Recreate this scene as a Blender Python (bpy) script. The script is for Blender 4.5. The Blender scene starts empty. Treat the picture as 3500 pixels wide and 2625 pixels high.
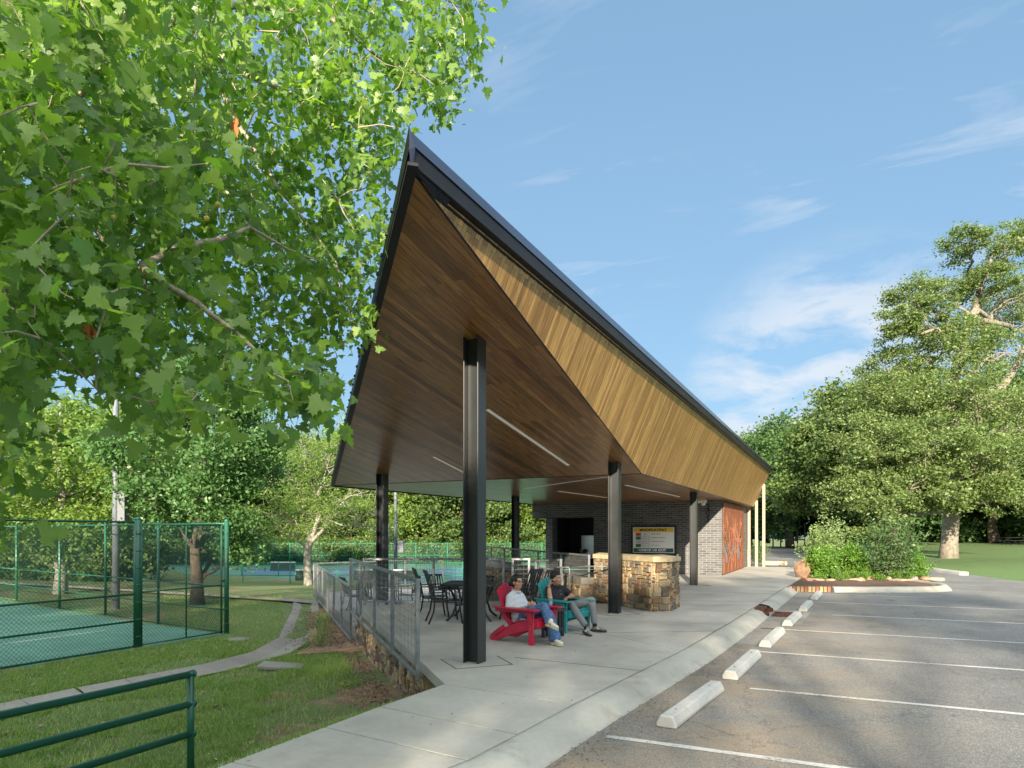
import bpy, bmesh, math, random
import numpy as np
from mathutils import Vector, Matrix
R = math.radians
scene = bpy.context.scene
COL = scene.collection
# ------------------------------------------------------------------ camera
CAMZ = 1.73
YAW = R(25.84)
cam_d = bpy.data.cameras.new("camera"); cam = bpy.data.objects.new("camera", cam_d); COL.objects.link(cam)
cam.location = (0, 0, CAMZ); cam.rotation_euler = (R(90), 0, YAW)
cam_d.sensor_width = 36; cam_d.lens = 24.0; cam_d.shift_y = 0.1453
cam_d.clip_start = 0.05; cam_d.clip_end = 3000
scene.camera = cam
# ------------------------------------------------------------------ light
SUN = Vector((0.277, -1.0, 0.294)).normalized()
EL = math.asin(SUN.z)
w = bpy.data.worlds.new("World"); scene.world = w; w.use_nodes = True
nt = w.node_tree; N = nt.nodes; L = nt.links
bg = N['Background']
sky = N.new('ShaderNodeTexSky'); sky.sky_type = 'NISHITA'; sky.sun_disc = False
sky.sun_elevation = EL; sky.sun_rotation = math.atan2(SUN.x, SUN.y)
sky.air_density = 1.0; sky.dust_density = 0.6; sky.ozone_density = 1.5
tc = N.new('ShaderNodeTexCoord')
# clouds: project the view direction on a flat layer overhead
sep = N.new('ShaderNodeSeparateXYZ'); L.new(tc.outputs['Generated'], sep.inputs[0])
mz = N.new('ShaderNodeMath'); mz.operation = 'MAXIMUM'; mz.inputs[1].default_value = 0.03; L.new(sep.outputs[2], mz.inputs[0])
dx = N.new('ShaderNodeMath'); dx.operation = 'DIVIDE'; L.new(sep.outputs[0], dx.inputs[0]); L.new(mz.outputs[0], dx.inputs[1])
dy = N.new('ShaderNodeMath'); dy.operation = 'DIVIDE'; L.new(sep.outputs[1], dy.inputs[0]); L.new(mz.outputs[0], dy.inputs[1])
cmb = N.new('ShaderNodeCombineXYZ'); L.new(dx.outputs[0], cmb.inputs[0]); L.new(dy.outputs[0], cmb.inputs[1])
def cl_noise(scale, rot, sx, lo, hi, seedz):
    mp = N.new('ShaderNodeMapping'); mp.inputs['Rotation'].default_value = (0, 0, rot); mp.inputs['Scale'].default_value = (sx, 1, 1)
    mp.inputs['Location'].default_value = (seedz, seedz * .7, 0)
    L.new(cmb.outputs[0], mp.inputs[0])
    n = N.new('ShaderNodeTexNoise'); n.inputs['Scale'].default_value = scale; n.inputs['Detail'].default_value = 9; n.inputs['Roughness'].default_value = .62
    n.inputs['Distortion'].default_value = .5
    L.new(mp.outputs[0], n.inputs['Vector'])
    r = N.new('ShaderNodeMapRange'); r.inputs[1].default_value = lo; r.inputs[2].default_value = hi; L.new(n.outputs[0], r.inputs[0])
    return r.outputs[0]
def wmath(op, a, b=None):
    m = N.new('ShaderNodeMath'); m.operation = op; m.use_clamp = True
    for i, q in enumerate((a, b)):
        if q is None: continue
        if isinstance(q, (int, float)): m.inputs[i].default_value = q
        else: L.new(q, m.inputs[i])
    return m.outputs[0]
def dirmask(px, py, inner, outer):
    """soft disc on the sky round the direction of pixel (px, py) of the 3500 px photo"""
    d = Vector((math.cos(YAW), math.sin(YAW), 0)) * ((px - 1750) / 2333) + Vector((-math.sin(YAW), math.cos(YAW), 0)) + Vector((0, 0, (1821 - py) / 2333))
    d.normalize()
    vm = N.new('ShaderNodeVectorMath'); vm.operation = 'DOT_PRODUCT'; vm.inputs[1].default_value = d; L.new(tc.outputs['Generated'], vm.inputs[0])
    r = N.new('ShaderNodeMapRange'); r.interpolation_type = 'SMOOTHSTEP'; r.inputs[1].default_value = math.cos(R(outer)); r.inputs[2].default_value = math.cos(R(inner)); L.new(vm.outputs['Value'], r.inputs[0])
    return r.outputs[0]
wisp = wmath('MULTIPLY', cl_noise(3.2, R(38), .40, .54, .80, 3.1), .75)
wm = wmath('MAXIMUM', dirmask(3150, 720, 3, 15), dirmask(2050, 760, 0.5, 9))
wm = wmath('MAXIMUM', wm, wmath('MULTIPLY', dirmask(1930, 230, 0, 9), .6))
wm = wmath('MAXIMUM', wm, .04)
wisp = wmath('MULTIPLY', wisp, wm)
pmp = N.new('ShaderNodeMapping'); pmp.inputs['Scale'].default_value = (1, 1, 2.6); pmp.inputs['Rotation'].default_value = (.1, -.12, 0); L.new(tc.outputs['Generated'], pmp.inputs[0])
pn = N.new('ShaderNodeTexNoise'); pn.inputs['Scale'].default_value = 9; pn.inputs['Detail'].default_value = 10; pn.inputs['Roughness'].default_value = .58; pn.inputs['Distortion'].default_value = .3; L.new(pmp.outputs[0], pn.inputs['Vector'])
pr_ = N.new('ShaderNodeMapRange'); pr_.inputs[1].default_value = .40; pr_.inputs[2].default_value = .60; L.new(pn.outputs[0], pr_.inputs[0]); puff = pr_.outputs[0]
puff = wmath('MULTIPLY', puff, dirmask(2880, 1430, 6, 14))
cloud = wmath('MAXIMUM', wisp, wmath('MULTIPLY', puff, .85))
# gamma flattens the clear sky; an added glow high behind the viewpoint fills shade
sg_ = N.new('ShaderNodeGamma'); sg_.inputs[1].default_value = .33; L.new(sky.outputs[0], sg_.inputs[0])
sm_ = N.new('ShaderNodeMix'); sm_.data_type = 'RGBA'; sm_.blend_type = 'MULTIPLY'; sm_.inputs[0].default_value = 1; L.new(sg_.outputs[0], sm_.inputs[6]); sm_.inputs[7].default_value = (.74, 1.10, 1.44, 1)
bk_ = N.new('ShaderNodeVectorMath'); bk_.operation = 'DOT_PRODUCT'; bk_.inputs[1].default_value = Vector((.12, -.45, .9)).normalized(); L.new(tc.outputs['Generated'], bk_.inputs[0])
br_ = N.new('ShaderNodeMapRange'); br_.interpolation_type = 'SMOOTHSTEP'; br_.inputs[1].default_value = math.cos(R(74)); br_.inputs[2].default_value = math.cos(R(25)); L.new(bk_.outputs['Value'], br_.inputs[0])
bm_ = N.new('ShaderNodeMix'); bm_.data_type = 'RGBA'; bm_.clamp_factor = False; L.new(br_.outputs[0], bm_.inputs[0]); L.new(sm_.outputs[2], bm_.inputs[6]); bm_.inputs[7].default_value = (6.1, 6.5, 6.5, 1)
mixc = N.new('ShaderNodeMix'); mixc.data_type = 'RGBA'; L.new(cloud, mixc.inputs[0])
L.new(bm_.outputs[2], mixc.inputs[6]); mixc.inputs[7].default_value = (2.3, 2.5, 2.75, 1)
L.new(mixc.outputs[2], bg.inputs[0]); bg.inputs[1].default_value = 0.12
sun_d = bpy.data.lights.new("sun", 'SUN'); sun = bpy.data.objects.new("sun", sun_d); COL.objects.link(sun)
sun_d.energy = 4.8; sun_d.angle = R(0.55); sun_d.color = (1.0, .86, .66)
sun.rotation_euler = SUN.to_track_quat('Z', 'Y').to_euler()
scene.view_settings.view_transform = 'Standard'; scene.view_settings.look = 'None'
scene.view_settings.gamma = 1.0; scene.view_settings.exposure = 1.55
scene.render.engine = 'CYCLES'

# ------------------------------------------------------------------ helpers
rnd = random.Random(7)
VD = np.array([-math.sin(YAW), math.cos(YAW)]); RD = np.array([math.cos(YAW), math.sin(YAW)])
def V(u, w_, Z):
    """world point seen at (u, w) of the 3500x2625 photo at depth Z (metres)"""
    p = VD * Z + RD * ((u - 1750) / 2333 * Z)
    return Vector((p[0], p[1], CAMZ + (1821 - w_) / 2333 * Z))
def G(u, w_, z=0.0):
    Z = (CAMZ - z) * 2333 / (w_ - 1821)
    return V(u, w_, Z)

class MB:
    def __init__(s): s.v = []; s.f = []; s.m = []; s.sm = []
    def add(s, vs, fs, m=0, sm=False):
        o = len(s.v); s.v.extend([tuple(p) for p in vs]); s.f.extend([tuple(i + o for i in f) for f in fs])
        s.m.extend([m] * len(fs)); s.sm.extend([sm] * len(fs)); return s
    def box(s, c, d, rz=0, m=0, M=None):
        x, y, z = d[0] / 2, d[1] / 2, d[2] / 2
        vs = [Vector((a, b, e)) for e in (-z, z) for b in (-y, y) for a in (-x, x)]
        T = M if M is not None else Matrix.Translation(Vector(c)) @ Matrix.Rotation(rz, 4, 'Z')
        vs = [T @ p for p in vs]
        return s.add(vs, [(0, 2, 3, 1), (4, 5, 7, 6), (0, 1, 5, 4), (2, 6, 7, 3), (0, 4, 6, 2), (1, 3, 7, 5)], m)
    def bar(s, p0, p1, wd, h, m=0, up=(0, 0, 1)):
        """box beam from p0 to p1, wd across, h along up"""
        p0 = Vector(p0); p1 = Vector(p1); d = (p1 - p0); ln = d.length; d.normalize(); up = Vector(up)
        sd = d.cross(up)
        if sd.length < 1e-4: sd = d.cross(Vector((1, 0, 0)))
        sd.normalize(); u2 = sd.cross(d)
        vs = []
        for q in (p0, p1):
            for a, b in ((-1, -1), (1, -1), (1, 1), (-1, 1)): vs.append(q + sd * (a * wd / 2) + u2 * (b * h / 2))
        return s.add(vs, [(3, 2, 1, 0), (4, 5, 6, 7), (0, 1, 5, 4), (1, 2, 6, 5), (2, 3, 7, 6), (3, 0, 4, 7)], m)
    def tube(s, pts, rad, n=8, m=0, cap=True):
        pts = [Vector(p) for p in pts]
        if not hasattr(rad, '__len__'): rad = [rad] * len(pts)
        vs = []; prev = None
        for i, p in enumerate(pts):
            d = (pts[min(i + 1, len(pts) - 1)] - pts[max(i - 1, 0)])
            if d.length < 1e-9: d = Vector((0, 0, 1))
            d.normalize()
            a = prev if prev is not None else (Vector((1, 0, 0)) if abs(d.x) < .8 else Vector((0, 1, 0)))
            a = (a - d * a.dot(d)).normalized(); b = d.cross(a); prev = a
            for k in range(n):
                t = 2 * math.pi * k / n
                vs.append(p + (a * math.cos(t) + b * math.sin(t)) * rad[i])
        fs = []
        for i in range(len(pts) - 1):
            for k in range(n):
                k2 = (k + 1) % n
                fs.append((i * n + k, i * n + k2, (i + 1) * n + k2, (i + 1) * n + k))
        s.add(vs, fs, m, True)
        if cap:
            o = len(s.v) - len(vs)
            s.f.append(tuple(o + k for k in reversed(range(n)))); s.m.append(m); s.sm.append(False)
            s.f.append(tuple(o + (len(pts) - 1) * n + k for k in range(n))); s.m.append(m); s.sm.append(False)
        return s
    def prism(s, poly, z0, z1, m=0, ms=None):
        n = len(poly); ms = m if ms is None else ms
        A = sum(poly[i][0] * poly[(i + 1) % n][1] - poly[(i + 1) % n][0] * poly[i][1] for i in range(n))
        if A < 0: poly = poly[::-1]
        f0 = z0 if callable(z0) else (lambda x, y: z0)
        f1 = z1 if callable(z1) else (lambda x, y: z1)
        vs = [(x, y, f0(x, y)) for x, y in poly] + [(x, y, f1(x, y)) for x, y in poly]
        s.add(vs, [tuple(range(n - 1, -1, -1)), tuple(range(n, 2 * n))], m)
        o = len(s.v) - 2 * n
        for i in range(n):
            j = (i + 1) % n; s.f.append((o + i, o + j, o + n + j, o + n + i)); s.m.append(ms); s.sm.append(False)
        return s
    def ell(s, c, r, nu=12, nv=8, m=0, M=None):
        c = Vector(c); vs = []
        for j in range(1, nv):
            t = math.pi * j / nv
            for i in range(nu):
                a = 2 * math.pi * i / nu
                p = Vector((r[0] * math.sin(t) * math.cos(a), r[1] * math.sin(t) * math.sin(a), r[2] * math.cos(t)))
                if M is not None: p = M @ p
                vs.append(c + p)
        tp = Vector((0, 0, r[2])); bt = Vector((0, 0, -r[2]))
        if M is not None: tp = M @ tp; bt = M @ bt
        vs += [c + tp, c + bt]; T = len(vs) - 2; B = T + 1; fs = []
        for i in range(nu):
            i2 = (i + 1) % nu
            fs.append((T, i, i2)); fs.append((B, (nv - 2) * nu + i2, (nv - 2) * nu + i))
            for j in range(nv - 2): fs.append((j * nu + i, (j + 1) * nu + i, (j + 1) * nu + i2, j * nu + i2))
        return s.add(vs, fs, m, True)
    def lathe(s, prof, c=(0, 0, 0), n=16, m=0):
        vs = []; fs = []
        for r, z in prof:
            for k in range(n):
                t = 2 * math.pi * k / n; vs.append((c[0] + r * math.cos(t), c[1] + r * math.sin(t), c[2] + z))
        for i in range(len(prof) - 1):
            for k in range(n):
                k2 = (k + 1) % n; fs.append((i * n + k, i * n + k2, (i + 1) * n + k2, (i + 1) * n + k))
        return s.add(vs, fs, m, True)
    def mesh(s, name, mats):
        me = bpy.data.meshes.new(name); me.from_pydata(s.v, [], s.f)
        for mm in (mats if isinstance(mats, (list, tuple)) else [mats]): me.materials.append(mm)
        me.polygons.foreach_set('material_index', s.m); me.polygons.foreach_set('use_smooth', s.sm)
        me.update(); return me
    def build(s, name, mats, parent=None, bevel=0, uv=None):
        me = s.mesh(name, mats)
        if uv:
            ul = me.uv_layers.new(name='UVMap')
            for p in me.polygons:
                for li in p.loop_indices: ul.data[li].uv = uv(me.vertices[me.loops[li].vertex_index].co, p.normal)
        return link(name, me, parent, bevel)
def link(name, me, parent=None, bevel=0):
    o = bpy.data.objects.new(name, me); COL.objects.link(o)
    if parent is not None: o.parent = parent
    if bevel:
        b = o.modifiers.new('bevel', 'BEVEL'); b.width = bevel; b.segments = 2; b.limit_method = 'ANGLE'; b.angle_limit = R(40)
    return o
def tag(o, label, cat, group=None):
    o['label'] = label; o['category'] = cat
    if group: o['group'] = group
    return o
def struct(o, kind='structure'):
    o['kind'] = kind; return o
def thing(name, label, cat, loc=(0, 0, 0), rz=0, group=None):
    o = bpy.data.objects.new(name, None); COL.objects.link(o); o.location = loc; o.rotation_euler = (0, 0, rz)
    o.empty_display_size = .2
    return tag(o, label, cat, group)
def kids(o): return [c for c in bpy.data.objects if c.parent == o]
def dup(root, loc, rz=0, label=None, scale=None):
    def rec(o, par):
        c = o.copy(); COL.objects.link(c); c.parent = par
        for ch in kids(o): rec(ch, c)
        return c
    r = rec(root, None); r.location = loc; r.rotation_euler = (0, 0, rz)
    if label: r['label'] = label
    if scale: r.scale = scale
    return r
def boxuv(co, n):
    ax = max(range(3), key=lambda i: abs(n[i]))
    if ax == 0: return (co.y, co.z)
    if ax == 1: return (co.x, co.z)
    return (co.x, co.y)

# ------------------------------------------------------------------ materials
def newmat(name):
    m = bpy.data.materials.new(name); m.use_nodes = True
    return m, m.node_tree.nodes, m.node_tree.links, m.node_tree.nodes['Principled BSDF']
def nz(n, l, scale, detail=5, rough=.6, coord='Object', vec=None, sc=None):
    t = n.new('ShaderNodeTexNoise'); t.inputs['Scale'].default_value = scale; t.inputs['Detail'].default_value = detail; t.inputs['Roughness'].default_value = rough
    if vec is None:
        c = n.new('ShaderNodeTexCoord'); vec = c.outputs[coord]
    if sc:
        mp = n.new('ShaderNodeMapping'); mp.inputs['Scale'].default_value = sc; l.new(vec, mp.inputs[0]); vec = mp.outputs[0]
    l.new(vec, t.inputs['Vector']); return t.outputs[0]
def ramp(n, l, fac, stops):
    r = n.new('ShaderNodeValToRGB'); e = r.color_ramp.elements
    while len(e) < len(stops): e.new(.5)
    for i, (p, c) in enumerate(stops): e[i].position = p; e[i].color = (*c, 1) if len(c) == 3 else c
    l.new(fac, r.inputs[0]); return r.outputs[0]
def mixrgb(n, l, fac, a, b, mode='MIX'):
    m = n.new('ShaderNodeMix'); m.data_type = 'RGBA'; m.blend_type = mode
    for i, q in ((0, fac), (6, a), (7, b)):
        if isinstance(q, (int, float)): m.inputs[i].default_value = q
        elif isinstance(q, tuple): m.inputs[i].default_value = (*q, 1) if len(q) == 3 else q
        else: l.new(q, m.inputs[i])
    return m.outputs[2]
def mrange(n, l, v, a, b, c=0, d=1):
    r = n.new('ShaderNodeMapRange'); l.new(v, r.inputs[0])
    for i, q in enumerate((a, b, c, d)): r.inputs[i + 1].default_value = q
    return r.outputs[0]
def bump(n, l, h, strength, dist, bs, normal=None):
    b = n.new('ShaderNodeBump'); b.inputs['Strength'].default_value = strength; b.inputs['Distance'].default_value = dist
    l.new(h, b.inputs['Height'])
    if normal is not None: l.new(normal, b.inputs['Normal'])
    if bs is not None: l.new(b.outputs[0], bs.inputs['Normal'])
    return b.outputs[0]
def simple(name, col, rough=.5, metal=0, var=.15, scale=6, bmp=0, bscale=60, spec=.5):
    m, n, l, b = newmat(name)
    f = nz(n, l, scale, 6)
    lo = tuple(max(0, c * (1 - var)) for c in col); hi = tuple(min(1, c * (1 + var)) for c in col)
    l.new(ramp(n, l, f, [(.3, lo), (.7, hi)]), b.inputs['Base Color'])
    b.inputs['Roughness'].default_value = rough; b.inputs['Metallic'].default_value = metal
    b.inputs['Specular IOR Level'].default_value = spec
    if bmp: bump(n, l, nz(n, l, bscale, 4), bmp, .01, b)
    return m
def leafmat(name, cols, trans=.35, rough=.45, tcol=None, coat=0.):
    m, n, l, b = newmat(name)
    g = n.new('ShaderNodeNewGeometry')
    c = ramp(n, l, g.outputs['Random Per Island'], [(i / (len(cols) - 1), k) for i, k in enumerate(cols)])
    l.new(c, b.inputs['Base Color']); b.inputs['Roughness'].default_value = rough
    b.inputs['Specular IOR Level'].default_value = .5
    t = n.new('ShaderNodeBsdfTranslucent')
    l.new(mixrgb(n, l, 1.0, c, tcol or (1.6, 1.9, .7), 'MULTIPLY'), t.inputs[0])
    mx = n.new('ShaderNodeMixShader'); mx.inputs[0].default_value = trans
    l.new(b.outputs[0], mx.inputs[1]); l.new(t.outputs[0], mx.inputs[2])
    l.new(mx.outputs[0], n['Material Output'].inputs[0]); return m

def concrete(name, col, dirt=.25, brush=0.):
    m, n, l, b = newmat(name)
    f1 = nz(n, l, .55, 6, .65); f2 = nz(n, l, 14, 6, .7); f3 = nz(n, l, 1.7, 8, .7)
    c = ramp(n, l, f1, [(.32, tuple(x * .70 for x in col)), (.5, col), (.68, tuple(x * 1.22 for x in col))])
    st_ = nz(n, l, .9, 3, .5); c = mixrgb(n, l, mrange(n, l, st_, .60, .64, 0, .16), c, tuple(x * .6 for x in col))
    sk = n.new('ShaderNodeTexVoronoi'); sk.inputs['Scale'].default_value = 2.3; tcx = n.new('ShaderNodeTexCoord'); l.new(tcx.outputs['Object'], sk.inputs['Vector']); c = mixrgb(n, l, mrange(n, l, sk.outputs['Distance'], .03, .055, .6, 0), c, tuple(x * .3 for x in col))
    c = mixrgb(n, l, mrange(n, l, f2, .35, .7, 0, .35), c, tuple(x * .72 for x in col))
    c = mixrgb(n, l, mrange(n, l, f3, .56, .78, 0, dirt), c, (col[0] * .62, col[1] * .52, col[2] * .38))
    l.new(c, b.inputs['Base Color']); b.inputs['Roughness'].default_value = .85
    f4 = nz(n, l, 90, 5, .7, sc=(.25, 1, 1)) if brush else nz(n, l, 120, 4, .7)
    bump(n, l, f4, .35, .01, b); return m
M = {}
M['walk'] = concrete('walk_concrete', (.40, .38, .335), .35, 1)
M['kerb'] = concrete('kerb_concrete', (.40, .385, .335), .9)
M['gutter'] = concrete('gutter_concrete', (.24, .225, .20), .6)
M['stop'] = concrete('stop_concrete', (.46, .455, .43), .9)
M['joint'] = simple('joint_dirt', (.12, .09, .06), .95)
M['black'] = simple('black_steel_paint', (.018, .02, .022), .38, .0, .2, 3, .05, 200, .6)
M['fascia'] = simple('dark_fascia_metal', (.012, .012, .014), .5, 0, .15, 2, spec=.3)
M['fasciatop'] = simple('blue_black_edge_metal', (.045, .055, .085), .25, .6, .12, 2)
M['roofmetal'] = simple('dark_standing_seam', (.03, .033, .04), .35, .5)
M['galv'] = simple('galvanised_steel', (.21, .225, .23), .5, .5, .3, 9, .05, 90)
M['pole'] = simple('galvanised_pole', (.15, .17, .19), .6, .2, .18, 4)
M['green'] = simple('green_paint', (.012, .10, .055), .35, 0, .15, 3, .04, 90, .6)
M['greenwire'] = simple('green_vinyl_wire', (.006, .038, .028), .5, 0, .15, 3)
M['greenwirefar'] = simple('bright_green_vinyl_wire', (.02, .17, .11), .5, 0, .15, 3)
M['white'] = simple('white_plastic', (.75, .75, .72), .35)
M['steel'] = simple('brushed_steel', (.55, .56, .57), .3, .9, .1, 12)
M['rust'] = simple('rust_iron', (.085, .035, .02), .85, .2, .5, 8, .3)
M['dark'] = simple('dark_void', (.012, .012, .016), .7)
M['grey_panel'] = simple('grey_back_panel', (.20, .21, .21), .7)
M['beige'] = simple('beige_steel_paint', (.38, .29, .19), .45, 0, .06)
M['courtgreen'] = simple('court_green_acrylic', (.075, .19, .14), .75, 0, .18, 1.3, .2, 150)
M['courtblue'] = simple('court_blue_acrylic', (.085, .16, .27), .7, 0, .12, 1.3)
def wornpaint():
    m, n, l, b = newmat('worn_line_paint'); f = nz(n, l, 28, 8, .8); g = nz(n, l, 1.3, 4, .6); a = n.new('ShaderNodeMath'); a.operation = 'ADD'; l.new(f, a.inputs[0]); l.new(mrange(n, l, g, .3, .7, -.12, .12), a.inputs[1])
    l.new(ramp(n, l, a.outputs[0], [(.34, (.16, .16, .155)), (.46, (.40, .40, .38)), (.6, (.52, .52, .49))]), b.inputs['Base Color']); b.inputs['Roughness'].default_value = .85; return m
M['paint'] = wornpaint()
M['bark'] = simple('bark_brown', (.11, .085, .062), .95, 0, .5, 9, .9, 18)
M['barkoak'] = simple('bark_grey_oak', (.21, .185, .15), .95, 0, .45, 6, 1., 12)
M['barkgrey'] = simple('bark_pale_grey', (.25, .235, .20), .95, 0, .4, 8, .7, 22)
M['redp'] = simple('red_poly_lumber', (.46, .012, .045), .45, 0, .22, 1.6)
M['tealp'] = simple('teal_poly_lumber', (.02, .28, .28), .45, 0, .22, 1.6)
M['blackp'] = simple('black_poly_lumber', (.02, .022, .024), .45, 0, .1, 3)
M['chairm'] = simple('charcoal_powder_coat', (.022, .024, .03), .38, .1, .1, 3)
M['mulch'] = simple('red_brown_mulch', (.10, .055, .035), .95, 0, .55, 14, 1., 40)
M['litter'] = leafmat('dry_leaf_litter', [(.10, .055, .03), (.22, .14, .08), (.30, .21, .13), (.14, .08, .045)], .1)
def brickmat():
    m, n, l, b = newmat('grey_brick')
    c = n.new('ShaderNodeTexCoord'); t = n.new('ShaderNodeTexBrick'); l.new(c.outputs['UV'], t.inputs['Vector'])
    t.inputs['Scale'].default_value = 1; t.inputs['Brick Width'].default_value = .305; t.inputs['Row Height'].default_value = .0925
    t.inputs['Mortar Size'].default_value = .008; t.inputs['Mortar Smooth'].default_value = .1; t.inputs['Bias'].default_value = -.1
    t.inputs['Color1'].default_value = (.058, .066, .078, 1); t.inputs['Color2'].default_value = (.125, .13, .138, 1); t.inputs['Mortar'].default_value = (.29, .27, .23, 1)
    f = nz(n, l, 40, 5, coord='UV')
    l.new(mixrgb(n, l, mrange(n, l, f, .3, .7, 0, .5), t.outputs[0], mixrgb(n, l, 1., t.outputs[0], (.62, .62, .62), 'MULTIPLY')), b.inputs['Base Color'])
    b.inputs['Roughness'].default_value = .7
    inv = n.new('ShaderNodeMath'); inv.operation = 'SUBTRACT'; inv.inputs[0].default_value = 1; l.new(t.outputs['Fac'], inv.inputs[1])
    b1 = bump(n, l, inv.outputs[0], .6, .008, None); bump(n, l, f, .3, .004, b, b1); return m
M['brick'] = brickmat()
def woodmat(name, cols, wd, rough):
    m, n, l, b = newmat(name)
    c = n.new('ShaderNodeTexCoord'); t = n.new('ShaderNodeTexBrick'); l.new(c.outputs['UV'], t.inputs['Vector'])
    t.inputs['Scale'].default_value = 1; t.inputs['Brick Width'].default_value = 2.9; t.inputs['Row Height'].default_value = wd; t.offset = .37; t.offset_frequency = 2
    t.inputs['Mortar Size'].default_value = .0022; t.inputs['Mortar Smooth'].default_value = .3
    t.inputs['Color1'].default_value = (0, 0, 0, 1); t.inputs['Color2'].default_value = (1, 1, 1, 1); t.inputs['Mortar'].default_value = (.5, .5, .5, 1)
    # grain: noise stretched along the board, shifted per board
    mp = n.new('ShaderNodeMapping'); mp.inputs['Scale'].default_value = (1.4, 22, 1); l.new(c.outputs['UV'], mp.inputs[0])
    ad = n.new('ShaderNodeVectorMath'); ad.operation = 'ADD'; sc = n.new('ShaderNodeVectorMath'); sc.operation = 'SCALE'; sc.inputs['Scale'].default_value = 9
    l.new(t.outputs[0], sc.inputs[0]); l.new(mp.outputs[0], ad.inputs[0]); l.new(sc.outputs[0], ad.inputs[1])
    g = nz(n, l, 1.0, 7, .62, vec=ad.outputs[0]); g.node.inputs['Distortion'].default_value = 1.4
    colr = ramp(n, l, t.outputs[0], [(0, cols[0]), (.5, cols[1]), (1, cols[2])])
    colr = mixrgb(n, l, mrange(n, l, g, .42, .64, 0, .75), colr, cols[3])
    l.new(mixrgb(n, l, t.outputs['Fac'], colr, (.008, .006, .004)), b.inputs['Base Color'])
    b.inputs['Roughness'].default_value = rough; b.inputs['Specular IOR Level'].default_value = .6
    inv = n.new('ShaderNodeMath'); inv.operation = 'SUBTRACT'; inv.inputs[0].default_value = 1; l.new(t.outputs['Fac'], inv.inputs[1])
    b1 = bump(n, l, inv.outputs[0], .8, .006, None); bump(n, l, g, .12, .003, b, b1); return m
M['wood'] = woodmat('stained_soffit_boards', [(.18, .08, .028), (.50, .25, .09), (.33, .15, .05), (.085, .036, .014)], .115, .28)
M['woodsun'] = woodmat('sunlit_gold_soffit_boards', [(.33, .165, .045), (.60, .36, .12), (.27, .13, .038), (.13, .065, .02)], .088, .42)  # same wood as above; sunlight on the sloped plane put into its colour
def asphaltmat():
    m, n, l, b = newmat('worn_asphalt')
    f = nz(n, l, .35, 7, .65); s = nz(n, l, 95, 4, .8); c = ramp(n, l, f, [(.35, (.115, .120, .124)), (.65, (.19, .192, .19))])
    s1 = n.new('ShaderNodeTexVoronoi'); s1.inputs['Scale'].default_value = 75; tc_ = n.new('ShaderNodeTexCoord'); l.new(tc_.outputs['Object'], s1.inputs['Vector'])
    c = mixrgb(n, l, .55, c, mixrgb(n, l, 1, c, ramp(n, l, s1.outputs['Color'], [(.1, (.5, .5, .5)), (.5, (1.1, 1.05, 1.)), (.95, (2.2, 2.1, 1.9))]), 'MULTIPLY'))
    # dusty soil washed along the kerb (x about -2 .. 1)
    sp = n.new('ShaderNodeSeparateXYZ'); l.new(tc_.outputs['Object'], sp.inputs[0])
    near = mrange(n, l, sp.outputs[0], -1.5, 1.6, 1, 0)
    d = nz(n, l, .9, 8, .7, sc=(.7, 1.2, 1)); m1 = n.new('ShaderNodeMath'); m1.operation = 'MULTIPLY'; l.new(near, m1.inputs[0]); l.new(mrange(n, l, d, .40, .62, .12, .9), m1.inputs[1])
    yf = n.new('ShaderNodeMath'); yf.operation = 'MULTIPLY'; l.new(m1.outputs[0], yf.inputs[0]); l.new(mrange(n, l, sp.outputs[1], 16, 24, 1, .25), yf.inputs[1])
    c = mixrgb(n, l, yf.outputs[0], c, mixrgb(n, l, mrange(n, l, s, .4, .6), (.23, .175, .115), (.33, .26, .18)))
    # cracks and dark oil drips
    cv = n.new('ShaderNodeTexVoronoi'); cv.feature = 'DISTANCE_TO_EDGE'; cv.inputs['Scale'].default_value = .42
    wn = nz(n, l, 1.6, 6, .7); wa = n.new('ShaderNodeVectorMath'); wa.operation = 'MULTIPLY_ADD'; l.new(wn.node.outputs['Color'], wa.inputs[0]); wa.inputs[1].default_value = (1.1, 1.1, 0); l.new(tc_.outputs['Object'], wa.inputs[2]); l.new(wa.outputs[0], cv.inputs['Vector'])
    ck = mrange(n, l, cv.outputs['Distance'], .0, .007, .5, 0); c = mixrgb(n, l, ck, c, (.045, .042, .038))
    oil = nz(n, l, 1.3, 4, .5); c = mixrgb(n, l, mrange(n, l, oil, .66, .74, 0, .5), c, (.06, .058, .055))
    l.new(c, b.inputs['Base Color']); b.inputs['Roughness'].default_value = .92
    bump(n, l, s1.outputs['Distance'], .8, .012, b); return m
M['asphalt'] = asphaltmat()
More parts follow.
